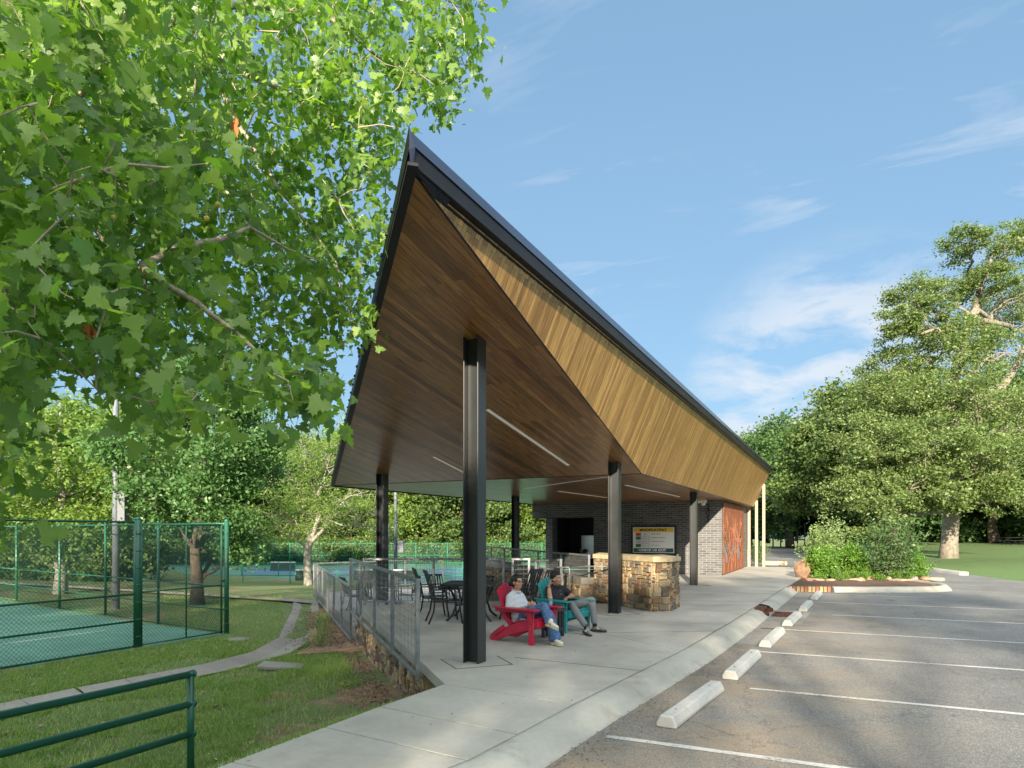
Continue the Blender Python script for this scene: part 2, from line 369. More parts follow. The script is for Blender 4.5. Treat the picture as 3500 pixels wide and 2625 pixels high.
def groundmat(name, green, dirtlo, dirthi, spots=()):
    m, n, l, b = newmat(name)
    f = nz(n, l, .42, 8, .62); s = nz(n, l, 30, 6, .8); s2 = nz(n, l, 3.5, 6, .7)
    gcol = ramp(n, l, s, [(.3, tuple(x * .55 for x in green)), (.7, tuple(x * 1.35 for x in green))])
    gcol = mixrgb(n, l, mrange(n, l, nz(n, l, 1.1, 6, .7), .35, .7, 0, .6), gcol, tuple(x * .6 for x in green))
    gcol = mixrgb(n, l, mrange(n, l, s2, .45, .75, 0, .5), gcol, (green[0] * 1.7, green[1] * 1.15, green[2] * 1.2))
    dcol = ramp(n, l, s2, [(.35, (.15, .085, .045)), (.65, (.30, .20, .125))])
    dm = mrange(n, l, f, dirtlo, dirthi); tcg = n.new('ShaderNodeTexCoord'); fine = nz(n, l, 2.2, 7, .75)
    for x, y, r_ in spots:
        vd = n.new('ShaderNodeVectorMath'); vd.operation = 'DISTANCE'; l.new(tcg.outputs['Object'], vd.inputs[0]); vd.inputs[1].default_value = (x, y, -.4)
        q0 = mrange(n, l, vd.outputs['Value'], 0, r_, .95, 0); q1 = n.new('ShaderNodeMath'); q1.operation = 'ADD'; l.new(q0, q1.inputs[0]); l.new(mrange(n, l, fine, .3, .7, -.35, .35), q1.inputs[1])
        q2 = n.new('ShaderNodeMath'); q2.operation = 'MAXIMUM'; l.new(dm, q2.inputs[0]); l.new(mrange(n, l, q1.outputs[0], .3, .5), q2.inputs[1]); dm = q2.outputs[0]
    l.new(mixrgb(n, l, dm, gcol, dcol), b.inputs['Base Color'])
    b.inputs['Roughness'].default_value = .95; bump(n, l, s, .9, .03, b); return m
M['grassg'] = groundmat('grass_soil', (.12, .175, .055), .56, .64, ((-5.4, 6.6, 1.7), (-5.0, 5.3, 1.0), (-6.6, 8.6, 1.5), (-8.6, 10.6, 1.3), (-8.0, 8.0, 1.1), (-11.2, 12.2, 1.8)))
M['lawn'] = groundmat('mown_lawn', (.10, .185, .05), .66, .78)
M['dirt'] = simple('bare_soil', (.23, .145, .085), .95, 0, .45, 3, .8, 25)
def stonemat():
    m, n, l, b = newmat('field_stone')
    at = n.new('ShaderNodeAttribute'); at.attribute_name = 'Col'
    f = nz(n, l, 14, 8, .7)
    l.new(mixrgb(n, l, 1., at.outputs[0], ramp(n, l, f, [(.3, (.55, .52, .48)), (.7, (1.25, 1.2, 1.12))]), 'MULTIPLY'), b.inputs['Base Color'])
    b.inputs['Roughness'].default_value = .88; bump(n, l, f, .9, .02, b); return m
M['stone'] = stonemat()
M['mortar'] = simple('sandy_mortar', (.40, .30, .18), .95, 0, .2, 20, .4)
M['cap'] = simple('sandstone_cap', (.46, .37, .23), .85, 0, .3, 7, .7, 16)
def corten():
    m, n, l, b = newmat('weathering_steel')
    f = nz(n, l, 5, 8, .7, sc=(1, 1, .35))
    l.new(ramp(n, l, f, [(.3, (.13, .038, .018)), (.5, (.25, .08, .032)), (.7, (.35, .135, .05))]), b.inputs['Base Color'])
    b.inputs['Roughness'].default_value = .8; return m
M['corten'] = corten()
def paver():
    m, n, l, b = newmat('grey_plank_paver')
    c = n.new('ShaderNodeTexCoord'); t = n.new('ShaderNodeTexBrick'); l.new(c.outputs['Object'], t.inputs['Vector'])
    t.inputs['Brick Width'].default_value = .45; t.inputs['Row Height'].default_value = .15; t.inputs['Scale'].default_value = 1; t.inputs['Mortar Size'].default_value = .008
    t.inputs['Color1'].default_value = (.20, .21, .22, 1); t.inputs['Color2'].default_value = (.32, .32, .33, 1); t.inputs['Mortar'].default_value = (.07, .07, .07, 1)
    l.new(t.outputs[0], b.inputs['Base Color']); b.inputs['Roughness'].default_value = .8; return m
M['paver'] = paver()
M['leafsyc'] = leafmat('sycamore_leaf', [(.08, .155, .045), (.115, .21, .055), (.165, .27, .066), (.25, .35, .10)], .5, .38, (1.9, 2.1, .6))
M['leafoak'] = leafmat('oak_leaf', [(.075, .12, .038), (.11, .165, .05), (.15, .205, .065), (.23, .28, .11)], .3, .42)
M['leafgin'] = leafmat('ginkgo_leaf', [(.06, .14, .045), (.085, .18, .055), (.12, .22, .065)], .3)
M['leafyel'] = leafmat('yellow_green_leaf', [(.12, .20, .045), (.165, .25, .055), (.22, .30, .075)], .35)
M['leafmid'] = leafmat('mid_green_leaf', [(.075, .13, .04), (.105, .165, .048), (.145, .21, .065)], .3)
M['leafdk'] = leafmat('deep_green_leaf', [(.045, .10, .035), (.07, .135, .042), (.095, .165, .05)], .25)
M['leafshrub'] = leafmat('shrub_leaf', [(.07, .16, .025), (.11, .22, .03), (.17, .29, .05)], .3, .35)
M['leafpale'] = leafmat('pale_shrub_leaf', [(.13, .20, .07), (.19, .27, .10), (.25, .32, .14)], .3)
M['blade'] = leafmat('grass_blade', [(.09, .17, .04), (.15, .25, .055), (.23, .33, .085), (.42, .42, .22)], .3, .5)
M['flower'] = simple('yellow_petal', (.75, .45, .03), .6)
M['clover'] = simple('white_clover', (.7, .68, .58), .7)
# ------------------------------------------------------------------ ground
TERR = [(-4.9, 7.5), (-10.3, 12.9), (-18.7, 20.9), (-16.5, 27.5), (-14.2, 26.5), (-6.2, 16.9), (-7.0, 14.9)]
def inpoly(x, y, P):
    c = False; j = len(P) - 1
    for i in range(len(P)):
        if (P[i][1] > y) != (P[j][1] > y) and x < (P[j][0] - P[i][0]) * (y - P[i][1]) / (P[j][1] - P[i][1]) + P[i][0]: c = not c
        j = i
    return c
def sstep(t): t = min(1, max(0, t)); return t * t * (3 - 2 * t)
GUT = [(-11.2, -6), (-11.3, 3), (-11.45, 7.3), (-11.25, 9.8), (-11.5, 11.4), (-12.6, 13.4), (-16.1, 17.5), (-18.4, 20.0)]
def dseg(x, y, P):
    b = 1e9
    for (ax, ay), (bx, by) in zip(P[:-1], P[1:]):
        ux, uy = bx - ax, by - ay; t = max(0, min(1, ((x - ax) * ux + (y - ay) * uy) / (ux * ux + uy * uy)))
        b = min(b, math.hypot(x - ax - t * ux, y - ay - t * uy))
    return b
def ground(x, y):
    if x > -1.6: z = -.30
    else:
        t = min(7, max(0, -4.15 - x)); z = (-.06 - .40 * t if t < 1.7 else -.74 - .042 * (t - 1.7)) if x < -4.1 else -.25
        if x < -10: z -= 1.15 * sstep((y - 19) / 26)
        if y > 26 and x > -16: z = max(-2.3, -.9 - (y - 26) * .04)
        if -13 < x < -9.9 and y < 15:
            z -= .12 * math.exp(-((dseg(x, y, GUT)) / .45) ** 2)
        if x > -13.4 and y > 14.0 and x > -6.5: z = -.4
        if y > 12.9 and y < 27 and x + y > 2.0 and x > -19: z = min(z, -1.0)
    return z
def grid(xs, ys, f):
    vs = [(x, y, f(x, y)) for y in ys for x in xs]; nx = len(xs); fs = []
    for j in range(len(ys) - 1):
        for i in range(nx - 1): a = j * nx + i; fs.append((a, a + 1, a + nx + 1, a + nx))
    return vs, fs
def rng(a, b, s): return list(np.arange(a, b + s * .5, s))
xs = [-600, -400, -250, -150, -100, -70, -55, -45] + rng(-38, -17, 1.5) + rng(-16, -3.5, .25) + [-3, -1, 3, 8, 15, 25, 40, 70, 120, 200, 400, 600]
ys = [-300, -150, -80, -40, -20, -10] + rng(-5, 22, .4) + rng(23, 46, 1.5) + [50, 60, 75, 90, 120, 160, 240, 400, 700]
hrng = random.Random(3)
gm = MB(); vs, fs = grid(xs, ys, lambda x, y: ground(x, y) + (hrng.uniform(-.012, .012) if -16 < x < -4.3 and y < 20 else 0)); gm.add(vs, fs, 0, True)
struct(gm.build('ground', M['grassg']))
# asphalt lot and road
LOTZ = -.14
lot = MB()
vs, fs = grid([-2.6, -1, 1, 3, 6, 10, 20, 40, 120], [-60, -20, -5, 0, 5, 10, 15, 20, 25, 30, 38, 50, 70, 100], lambda x, y: LOTZ); lot.add(vs, fs)
lot.add([(-14, 37.2, LOTZ), (-2.6, 37.2, LOTZ), (-2.6, 100, LOTZ), (-14, 100, LOTZ)], [(0, 1, 2, 3)])
struct(lot.build('parking_lot', M['asphalt']))
# concrete gutter apron along the kerb
KB = [(-4.3, -6.0), (-3.6, .5), (-2.9, 3.2), (-2.56, 4.55), (-2.44, 6.5), (-2.36, 7.4), (-2.13, 10.1), (-1.95, 13.6), (-1.83, 17.5), (-1.72, 21), (-1.66, 23.3)]
def kx(y):
    for (x0, y0), (x1, y1) in zip(KB[:-1], KB[1:]):
        if y0 <= y <= y1: return x0 + (x1 - x0) * (y - y0) / (y1 - y0)
    return KB[-1][0] if y > KB[-1][1] else KB[0][0]
ap = MB(); yy = rng(12, 23.2, .8)
ap.add([(kx(y) + a, y, LOTZ + .004) for y in yy for a in (.2, 1.15 if 15 < y < 18.6 else .85)], [(2 * i, 2 * i + 1, 2 * i + 3, 2 * i + 2) for i in range(len(yy) - 1)])
struct(ap.build('gutter_apron', M['gutter']))
# painted stall lines
ln = MB()
for y, x0, x1, sl in ((6.02, -1.95, 9, 0), (8.62, -1.0, 12, .0), (11.35, -1.25, 14, .01), (14.15, -1.45, 16, .01), (17.15, -.2, 18, .02), (20.15, -.7, 20, .02), (22.9, -.55, 2.2, .04)):
    n_ = 40
    for k in range(n_):
        a = x0 + (x1 - x0) * k / n_; b = x0 + (x1 - x0) * (k + 1) / n_
        j0 = .044 + hrng.uniform(-.004, .004)
        ln.add([(a, y - j0 + sl * (a - x0), LOTZ + .004), (b, y - j0 + sl * (b - x0), LOTZ + .004), (b, y + j0 + sl * (b - x0), LOTZ + .004), (a, y + j0 + sl * (a - x0), LOTZ + .004)], [(0, 1, 2, 3)])
struct(ln.build('parking_lines', M['paint']))
# patio slab with expansion joints cut as dirt-filled gaps
JY = [-1.2, 1.9, 3.8, 4.66, 5.43, 6.58]
def slab(mb, poly, z0=-.14, z1=0.): mb.prism(poly, z0, z1)
sw = MB()
LX = -4.15
def strip(y0, y1): return [(LX, y0 + .008), (kx(y0) - .012, y0 + .008), (kx(y1) - .012, y1 - .008), (LX, y1 - .008)]
for y0, y1 in ((-6, -1.2), (-1.2, 1.9), (1.9, 3.72)): slab(sw, [(LX - (.9 if y0 < 1 else 0), y0 + .008), (kx(y0) - .012, y0 + .008), (kx(y1) - .012, y1 - .008), (LX, y1 - .008)])
slab(sw, [(LX, 3.73), (kx(3.73) - .012, 3.73), (-2.575, 4.52), (-4.15, 4.74)])
slab(sw, [(-4.15, 4.757), (-2.575, 4.54), (-2.52, 5.29), (-4.15, 5.54)])
slab(sw, [(-4.15, 5.557), (-2.52, 5.31), (-2.46, 6.47), (-4.10, 6.68)])
PAT = [(-4.10, 6.70), (-2.46, 6.49)] + [(kx(y) - .012, y) for y in (7.4, 8.6)] + [(-4.3, 9.9 - .9), (-4.88, 7.47)]
# main patio pieces separated by sawn joints
slab(sw, [(-4.10, 6.70), (-2.46, 6.49), (kx(10.1) - .012, 10.1), (-4.19, 11.55), (-8.3, 15.0), (-10.40, 13.02), (-4.88, 7.50)])
slab(sw, [(kx(10.12) - .012, 10.12), (kx(15.2) - .012, 15.2), (-4.19, 16.3), (-7.0, 14.9 + .6), (-8.1, 14.86), (-4.18, 11.57)])
slab(sw, [(kx(15.22) - .012, 15.22), (kx(23.3) - .012, 23.3), (-1.55, 25.0), (-4.4, 25.0), (-6.4, 16.95), (-6.3, 16.6), (-4.19, 16.32)])
slab(sw, [(-4.42, 25.0), (-13.0, 28.68), (-14.2, 26.6), (-6.42, 17.0)])
slab(sw, [(-4.4, 25.02), (-1.55, 25.02), (-1.45, 28.0), (-1.5, 37.2), (-4.42, 37.2), (-4.42, 28.68), (-12.9, 28.7)])
wk = sw.build('walkway', M['walk'], bevel=.006); struct(wk)
jb = MB(); jb.prism([(LX + .02, -5.9), (kx(-5) - .05, -5), (-2.6, 4), (-2.5, 6.5), (kx(23) - .05, 23), (-1.6, 37), (-4.5, 37), (-12.8, 28.5), (-14.0, 26.6), (-8.2, 14.8), (-10.2, 12.95), (-4.9, 7.7), (-4.1, 6.8)], -.2, -.012)
struct(jb.build('walkway_base', M['joint']))
# column isolation diamonds: saw cuts
cuts = MB()
def cut(p, q, wd=.018, z=.003):
    cuts.bar((p[0], p[1], z - .002), (q[0], q[1], z - .002), wd, .004)
for cx, cy in ((-4.42, 8.02), (-4.40, 14.22), (-4.42, 22.92)):
    r_ = .52; P = [(cx - r_, cy - .05), (cx, cy - r_), (cx + r_, cy + .05), (cx + .05, cy + r_)]
    cut(P[0], P[1]); cut(P[1], P[2]); cut(P[2], P[3])
cut((-4.1, 8.55), (kx(9.9) - .02, 9.9 - 1.5), .008); cut((-4.2, 11.0), (kx(12.9), 12.4), .007); cut((-4.5, 17.4), (kx(18), 18), .007); cut((-4.4, 20.6), (kx(20.6), 20.6), .007)
struct(cuts.build('slab_cuts', M['joint']))
# rolled kerb (profile swept along the back line)
kb = MB(); prof = [(0, -.2), (0, .0), (.05, .006), (.16, -.004), (.24, -.03), (.30, -.085), (.345, -.125), (.40, -.136), (.40, -.2)]
pts = []
for (x0, y0), (x1, y1) in zip(KB[:-1], KB[1:]):
    nseg = max(1, int((y1 - y0) / .5))
    for k in range(nseg): pts.append((x0 + (x1 - x0) * k / nseg, y0 + (y1 - y0) * k / nseg))
pts.append(KB[-1])
def sweep(mb, pts, prof, m=0, skip=None):
    n = len(prof); vs = []
    for i, p in enumerate(pts):
        a = Vector(pts[max(0, i - 1)]); b = Vector(pts[min(len(pts) - 1, i + 1)]); d = (b - a).normalized(); nn = Vector((d.y, -d.x))
        for r_, z in prof: vs.append((p[0] + nn.x * r_, p[1] + nn.y * r_, z + hrng.uniform(-.003, .003)))
    fs = []
    for i in range(len(pts) - 1):
        if skip and skip(pts[i]): continue
        for k in range(n - 1): fs.append((i * n + k, (i + 1) * n + k, (i + 1) * n + k + 1, i * n + k + 1))
    mb.add(vs, fs, m, True)
    mb.add(vs[:n], [tuple(range(n))], m); mb.add(vs[-n:], [tuple(reversed(range(n)))], m)
sweep(kb, pts, prof, 0, lambda p: 16.2 < p[1] < 17.1)
struct(kb.build('kerb', M['kerb']))
# iron inlet hood and grate at the kerb
di = thing('storm_drain', 'rusty iron kerb inlet with slotted grate beside the wheel stops', 'drain', (kx(16.7) + .2, 16.7, LOTZ))
h = MB(); h.box((-.06, 0, .118), (.22, .98, .05)); h.box((.02, -.47, .04), (.32, .05, .12)); h.box((.02, .47, .04), (.32, .05, .12)); h.box((-.13, 0, .04), (.05, .9, .12))
h.build('hood', M['rust'], di, .006)
gr = MB(); gr.box((.52, 0, .006), (.6, .95, .006), m=1)
for k in range(8): gr.box((.52, -.42 + k * .12, .016), (.6, .035, .014))
for k in range(4): gr.box((.24 + k * .185, 0, .0165), (.04, .95, .012))
gr.build('grate', [M['rust'], M['dark']], di)
# concrete drainage gutter, jointed
gt = MB()
for path, off in ((GUT, 0.), ([(-18.0, 20.25), (-30, 20.6), (-60, 21.5)], 0)):
    P = [Vector(p) for p in path]; q = []
    for a, b in zip(P[:-1], P[1:]):
        n_ = max(1, int((b - a).length / .8)); q += [a.lerp(b, k / n_) for k in range(n_)]
    q.append(P[-1])
    for i in range(len(q) - 1):
        a, b = q[i], q[i + 1]; d = (b - a).normalized(); nn = Vector((d.y, -d.x)); a2 = a + d * .012; b2 = b - d * .0
        rows = []
        for p in (a2, b2):
            for r_, dz in ((-.46, .03), (-.12, -.08), (.12, -.08), (.42, .01)):
                x, y = p + nn * r_; rows.append((x, y, ground(p.x, p.y) + dz + .05 + (.06 if p.x > -13 else 0)))
        gt.add(rows, [(0, 4, 5, 1), (1, 5, 6, 2), (2, 6, 7, 3)])
struct(gt.build('gutter_path', M['gutter']))
# mulch and leaf channel beside the patio, dirt patches
mc = MB(); mc.prism([(-10.6, 11.2), (-11.2, 12.3), (-15.2, 16.6), (-16.8, 18.9), (-16.0, 18.6), (-11.0, 13.6), (-9.4, 12.1)], -1.2, lambda x, y: ground(x, y) + .06)
struct(mc.build('dirt_channel', M['dirt']))
# tennis court
cs = MB(); cs.prism([(-14.95, -12), (-14.95, 13.0), (-18.2, 13.4), (-45, 18.2), (-45, -12)], -1.2, -.95)
cs.prism([(-14.72, 8), (-14.72, 13.1), (-14.955, 13.1), (-14.955, 8)], -1.2, -.948)
struct(cs.build('tennis_court', M['courtgreen']))
cl = MB(); cl.box((-18.2, 2, -.947), (.06, 20, .004)); struct(cl.build('court_lines', M['paint']))
# far courts (green surround, blue play areas)
fc = MB(); FZ = -2.1
A = [V(640, 1990, 46), V(1900, 1990, 46)]
def flat(u, Z): p = V(u, 1821, Z); return (p.x, p.y)
fc.prism([flat(830, 47), flat(1960, 47), flat(2050, 84), flat(500, 84)], FZ - .3, FZ, 0)
for u0, u1, Za, Zb in ((900, 1120, 50, 58), (1190, 1440, 50, 58), (1520, 1760, 50, 58), (820, 1030, 63, 74), (1120, 1330, 63, 74), (1430, 1660, 63, 74)):
    fc.prism([flat(u0, Za), flat(u1, Za), flat(u1 + 10, Zb), flat(u0 + 25, Zb)], FZ - .1, FZ + .004, 1)
struct(fc.build('pickleball_courts', [M['courtgreen'], M['courtblue']]))
# lawn right of the road, gently rising
lw = MB(); LP = [(3.6, 41.8), (4.2, 38.5), (5.6, 33.2), (7.6, 28.6), (11, 25), (18, 21.5), (60, 15), (140, 15), (140, 160), (-5, 160), (-3, 90), (1.5, 55)]
def lawnz(x, y): return -.10 + .012 * max(0, y - 40) + .004 * max(0, x - 5)
bm = bmesh.new()
xs2 = rng(-5, 60, 1.3) + [70, 90, 140]; ys2 = rng(15, 110, 1.3) + [130, 160]
vid = {}
for y in ys2:
    for x in xs2:
        pass
fs = []; vs = []; idx = {}
def vid_(x, y):
    k = (round(x, 3), round(y, 3))
    if k not in idx: idx[k] = len(vs); vs.append((x, y, lawnz(x, y)))
    return idx[k]
for j in range(len(ys2) - 1):
    for i in range(len(xs2) - 1):
        cxm, cym = (xs2[i] + xs2[i + 1]) / 2, (ys2[j] + ys2[j + 1]) / 2
        if inpoly(cxm, cym, LP): fs.append((vid_(xs2[i], ys2[j]), vid_(xs2[i + 1], ys2[j]), vid_(xs2[i + 1], ys2[j + 1]), vid_(xs2[i], ys2[j + 1])))
# snap border verts to the polygon edge
cnt = {}
for f in fs:
    for a, b in zip(f, f[1:] + f[:1]): cnt[(min(a, b), max(a, b))] = cnt.get((min(a, b), max(a, b)), 0) + 1
border = {v for e, c in cnt.items() if c == 1 for v in e}
for v in border:
    x, y, z = vs[v]; best = None
    for (ax, ay), (bx, by) in zip(LP, LP[1:] + LP[:1]):
        ux, uy = bx - ax, by - ay; t = max(0, min(1, ((x - ax) * ux + (y - ay) * uy) / (ux * ux + uy * uy))); px, py = ax + t * ux, ay + t * uy
        d = math.hypot(x - px, y - py)
        if best is None or d < best[0]: best = (d, px, py)
    vs[v] = (best[1], best[2], LOTZ - .01)
lw.add(vs, fs, 0, True)
struct(lw.build('lawn', M['lawn']))
lk = MB(); sweep(lk, [(3.5, 44), (3.6, 41.8), (4.2, 38.5), (4.9, 35.8)], [(-.1, -.2), (-.1, 0), (.1, .01), (.25, -.05), (.3, -.2)][::1]); struct(lk.build('lawn_kerb', M['kerb']))

# ------------------------------------------------------------------ planting bed
BED = [(-1.50, 23.7), (-.3, 24.25), (1.6, 25.1), (2.6, 25.9), (2.7, 27), (1.6, 30), (.2, 32.6), (-1.35, 33.0)]
bd = MB(); bd.prism(BED, -.3, -.0)
struct(bd.build('planting_bed', M['mulch']))
bk = MB(); sweep(bk, [(-.32, 23.95), (.6, 24.3), (1.7, 24.85), (2.5, 25.35), (2.9, 26.0), (2.95, 27), (2.5, 28.2), (1.8, 30), (.4, 32.8)], [(-.06, -.2), (-.05, .02), (.08, .03), (.19, .0), (.25, -.06), (.28, -.13), (.28, -.2)])
struct(bk.build('island_kerb', M['kerb']))
brk = thing('brick_edging', 'row of upright tan and red bricks edging the planting bed', 'edging', (-1.0, 23.8, 0))
bb = MB()
for k in range(11):
    t = k / 11; bb.box((-1.55 + 1.22 * t + .05 + 1.0, 23.42 + .5 * t - 23.8, -.075), (.095, .07, .19), rz=R(23) + hrng.uniform(-.05, .05), m=k % 3)
ba = bb.build('brick_row', [simple('tan_brick', (.38, .24, .12), .9, 0, .3), simple('red_edge_brick', (.30, .13, .07), .9, 0, .3), simple('sand_brick', (.45, .32, .17), .9, 0, .3)], brk, .008)

# ------------------------------------------------------------------ pavilion
XE, ZE = -3.35, 4.86; XF, ZF = -4.10, 3.07; YF, YB, XW = 15.2, 37.1, -13.0
T = Vector((XE, 4.92, ZE)); F1 = Vector((XW, YF, ZF)); F2 = Vector((XF, YF, ZF)); F3 = Vector((XF, YB, ZF)); E2 = Vector((XE, YB, ZE)); F4 = Vector((XW, YB, ZF))
pav = thing('pavilion', 'dark brick park pavilion with sharply pointed wood lined roof on black steel columns', 'pavilion', (-8, 20, 0))
def ptk(o): o.location = (8, -20, 0); return o   # parts are modelled in world metres, the Empty sits at the base
def planar(o_, d):
    d = d.normalized()
    def f(co, n):
        a = n.cross(d).normalized(); return (d.dot(co - o_), a.dot(co - o_))
    return f
# direction of boards on the front triangle: along the recessed strip lights
pn = (F1 - T).cross(F2 - T).normalized()
def onplane(u, w_, p0=T, n_=pn):
    o_ = Vector((0, 0, CAMZ)); d = V(u, w_, 1.) - o_; t = (p0 - o_).dot(n_) / d.dot(n_); return o_ + d * t
La, Lb = onplane(1666, 1398), onplane(1943, 1589)
bdir = (Lb - La)
TH = .10
s1 = MB(); s1.add([T, F1, F2], [(0, 1, 2)], 0); s1.add([F1, F4, F3, F2], [(0, 1, 2, 3)], 0)
bd2 = Vector((bdir.x, bdir.y, 0))
def uvs(co, n): return planar(F2, bdir if abs(n.y) > .05 else bd2)(co, n)
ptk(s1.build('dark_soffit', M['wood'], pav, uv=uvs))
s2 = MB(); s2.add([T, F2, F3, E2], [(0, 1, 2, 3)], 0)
ptk(s2.build('sloped_soffit', M['woodsun'], pav, uv=planar(F2, (T - F2) * 0 + (E2 - F3))))
# roof top and edges
up = Vector((0, 0, 1))
FW = .20; FU = .20
rf = MB()
def off(p, x=0, y=0, z=0): return Vector((p.x + x, p.y + y, p.z + z))
tT, tE, t1, t4 = off(T, .01, -.04, .292), off(E2, .01, .05, .292), off(F1, -.05, 0, .20), off(F4, -.1, .05, .20)
rf.add([tT, tE, t4, t1], [(0, 1, 2, 3)], 0)
rf.add([off(E2, 0, .04), off(F3, 0, .04), off(F4, 0, .04), t4, tE], [(4, 3, 2, 1, 0)], 0)
# seams
for k in range(1, 34):
    y = 4.9 + k * .97
    if y < YF: q = T.lerp(F1, (y - T.y) / (YF - T.y)); e = off(q, .12, .12,   .292 - .092 * (y - T.y) / (YF - T.y) - .02)
    else: e = off(F1, -.05, y - YF, .20)
    a_ = off(Vector((XE, y, ZE)), -.35, 0, .30 - .05)
    rf.bar(a_, e + Vector((-.03, 0, .01)), .03, .05)
ptk(rf.build('roof_panels', M['roofmetal'], pav))
# east eave: vent strip, lower fascia, folded upper edge
fa = MB()
fa.bar((XE + .03, T.y - .02, ZE - .0), (XE + .03, YB, ZE - .0), .10, .03)
fa.bar((XE + .05, T.y - .04, ZE + .08), (XE + .05, YB + .03, ZE + .08), .03, .15)
ptk(fa.build('eave_fascia', M['fascia'], pav, .004))
vt = MB(); vt.bar((XE - .035, T.y + .55, ZE - .045), (XE - .035, YB - .1, ZE - .045), .055, .02)
for k in range(160): vt.box((XE - .035, T.y + .6 + k * .2, ZE - .0565), (.04, .13, .004), m=1)
ptk(vt.build('vent_strip', [M['fascia'], M['dark']], pav))
ue = MB()
for a, b in (((.08, .15), (.03, .30)),):
    ue.add([(XE + a[0], T.y - .06, ZE + a[1]), (XE + a[0], YB + .05, ZE + a[1]), (XE + b[0], YB + .05, ZE + b[1]), (XE + b[0], T.y - .06, ZE + b[1])], [(0, 1, 2, 3)])
    ue.add([(XE + a[0], T.y - .06, ZE + a[1]), (XE + a[0], YB + .05, ZE + a[1]), (XE + a[0] - .06, YB + .05, ZE + a[1] - .004), (XE + a[0] - .06, T.y - .06, ZE + a[1] - .004)], [(3, 2, 1, 0)])
    ue.add([(XE + b[0], T.y - .06, ZE + b[1]), (XE + b[0], YB + .05, ZE + b[1]), (XE + b[0] - .25, YB + .05, ZE + b[1] - .02), (XE + b[0] - .25, T.y + .4, ZE + b[1] - .02)], [(0, 1, 2, 3)])
ptk(ue.build('eave_cap', M['fasciatop'], pav))
# front-left raking edge from the apex down to the west corner
rk = MB(); dirT = (F1 - T).normalized(); sdv = Vector((-dirT.y, dirT.x, 0)).normalized(); sdv = sdv if sdv.dot(Vector((-1, -1, 0))) > 0 else -sdv
a0 = T - dirT * .10; a1 = F1 + dirT * .03
rk.add([a0 + sdv * .02, a1 + sdv * .02, a1 + sdv * .02 + up * .085, a0 + sdv * .02 + up * .10], [(3, 2, 1, 0), (0, 1, 2, 3)])
rk.bar(a0 + sdv * .0 - up * .012, a1 + sdv * .0 - up * .012, .09, .03)
ptk(rk.build('rake_fascia', M['fascia'], pav))
rk2 = MB()
b0 = T - dirT * .12 + sdv * .035; b1 = F1 + dirT * .04 + sdv * .035; bm_k = b0.lerp(b1, .07)
rk2.add([b0 + up * .095, bm_k + up * .08, b1 + up * .08, b1 + up * .19, bm_k + up * .21, b0 + up * .30], [(5, 4, 3, 2, 1, 0), (0, 1, 2, 3, 4, 5)])
rk2.add([bm_k + up * .21, b1 + up * .19, b1 - sdv * .3 + up * .235, bm_k - sdv * .3 + up * .27], [(0, 1, 2, 3)])
for k in range(30):
    q = b0.lerp(b1, (k + 2.5) / 33); rk2.box(tuple(q + up * .20 - sdv * .03), (.05, .10, .03), rz=math.atan2(dirT.y, dirT.x))
ptk(rk2.build('rake_cap', M['roofmetal'], pav))
# apex corner: end cap plate and bent bracket
ec = MB(); ec.add([Vector((XE + .085, T.y - .06, ZE + .15)), b0 + up * .09, b0 + up * .30, Vector((XE + .025, T.y - .06, ZE + .30)), Vector((XE + .06, T.y - .05, ZE - .01)), a0 + sdv * .02 - up * .01], [(0, 3, 2, 1), (0, 1, 5, 4), (1, 2, 3, 0), (4, 5, 1, 0)])
ec.add([Vector((XE + .06, T.y - .03, ZE - .02)), Vector((XE - .06, T.y + .60, ZE - .075)), Vector((XE + .05, T.y + .58, ZE - .02))], [(0, 1, 2), (2, 1, 0)])
ptk(ec.build('apex_cap', M['fasciatop'], pav))
# west and hinge trims
tr = MB(); tr.bar(F1 + Vector((-.04, 0, .05)), F4 + Vector((-.04, 0, .05)), .06, .16); tr.bar(F1, F2, .02, .012); tr.bar(F2, F3, .016, .012); tr.bar(T, F2, .016, .012); tr.bar(F3 + Vector((0, .02, 0)), E2 + Vector((0, .02, 0)), .05, .05)
tr.add([off(F1, -.09, 0, -.02), off(F4, -.09, 0, -.02), t4 + Vector((0, 0, -.02)), t1 + Vector((0, 0, -.02))], [(0, 1, 2, 3), (3, 2, 1, 0)])
ptk(tr.build('trim', M['fascia'], pav))
# recessed strip lights
M['lens'] = simple('frosted_lens', (.7, .72, .66), .4, 0, .03); lb_ = M['lens'].node_tree.nodes['Principled BSDF']; lb_.inputs['Emission Color'].default_value = (1, .98, .86, 1); lb_.inputs['Emission Strength'].default_value = .05
def strip_light(a, b, wd):
    s = MB(); s.bar(a, b, wd, .006, up=pn if abs(a.y - b.y) > 0 and a.z > ZF + .05 else (0, 0, 1)); o = ptk(s.build('strip_light', M['lens'], pav)); return o
n_in = pn if pn.z < 0 else -pn
strip_light(La + n_in * .012, Lb + n_in * .012, .07)
sa, sb = onplane(1482, 1560), onplane(1660, 1652); strip_light(sa + n_in * .012, sb + n_in * .012, .06)
def onceil(u, w_): Zc = (ZF - CAMZ) * 2333 / (1821 - w_); p = V(u, w_, Zc); return Vector((p.x, p.y, ZF - .012))
strip_light(onceil(1908, 1678), onceil(2074, 1700), .06); strip_light(onceil(2137, 1657), onceil(2322, 1697), .06); strip_light(onceil(1790, 1669), onceil(2085, 1627), .03)
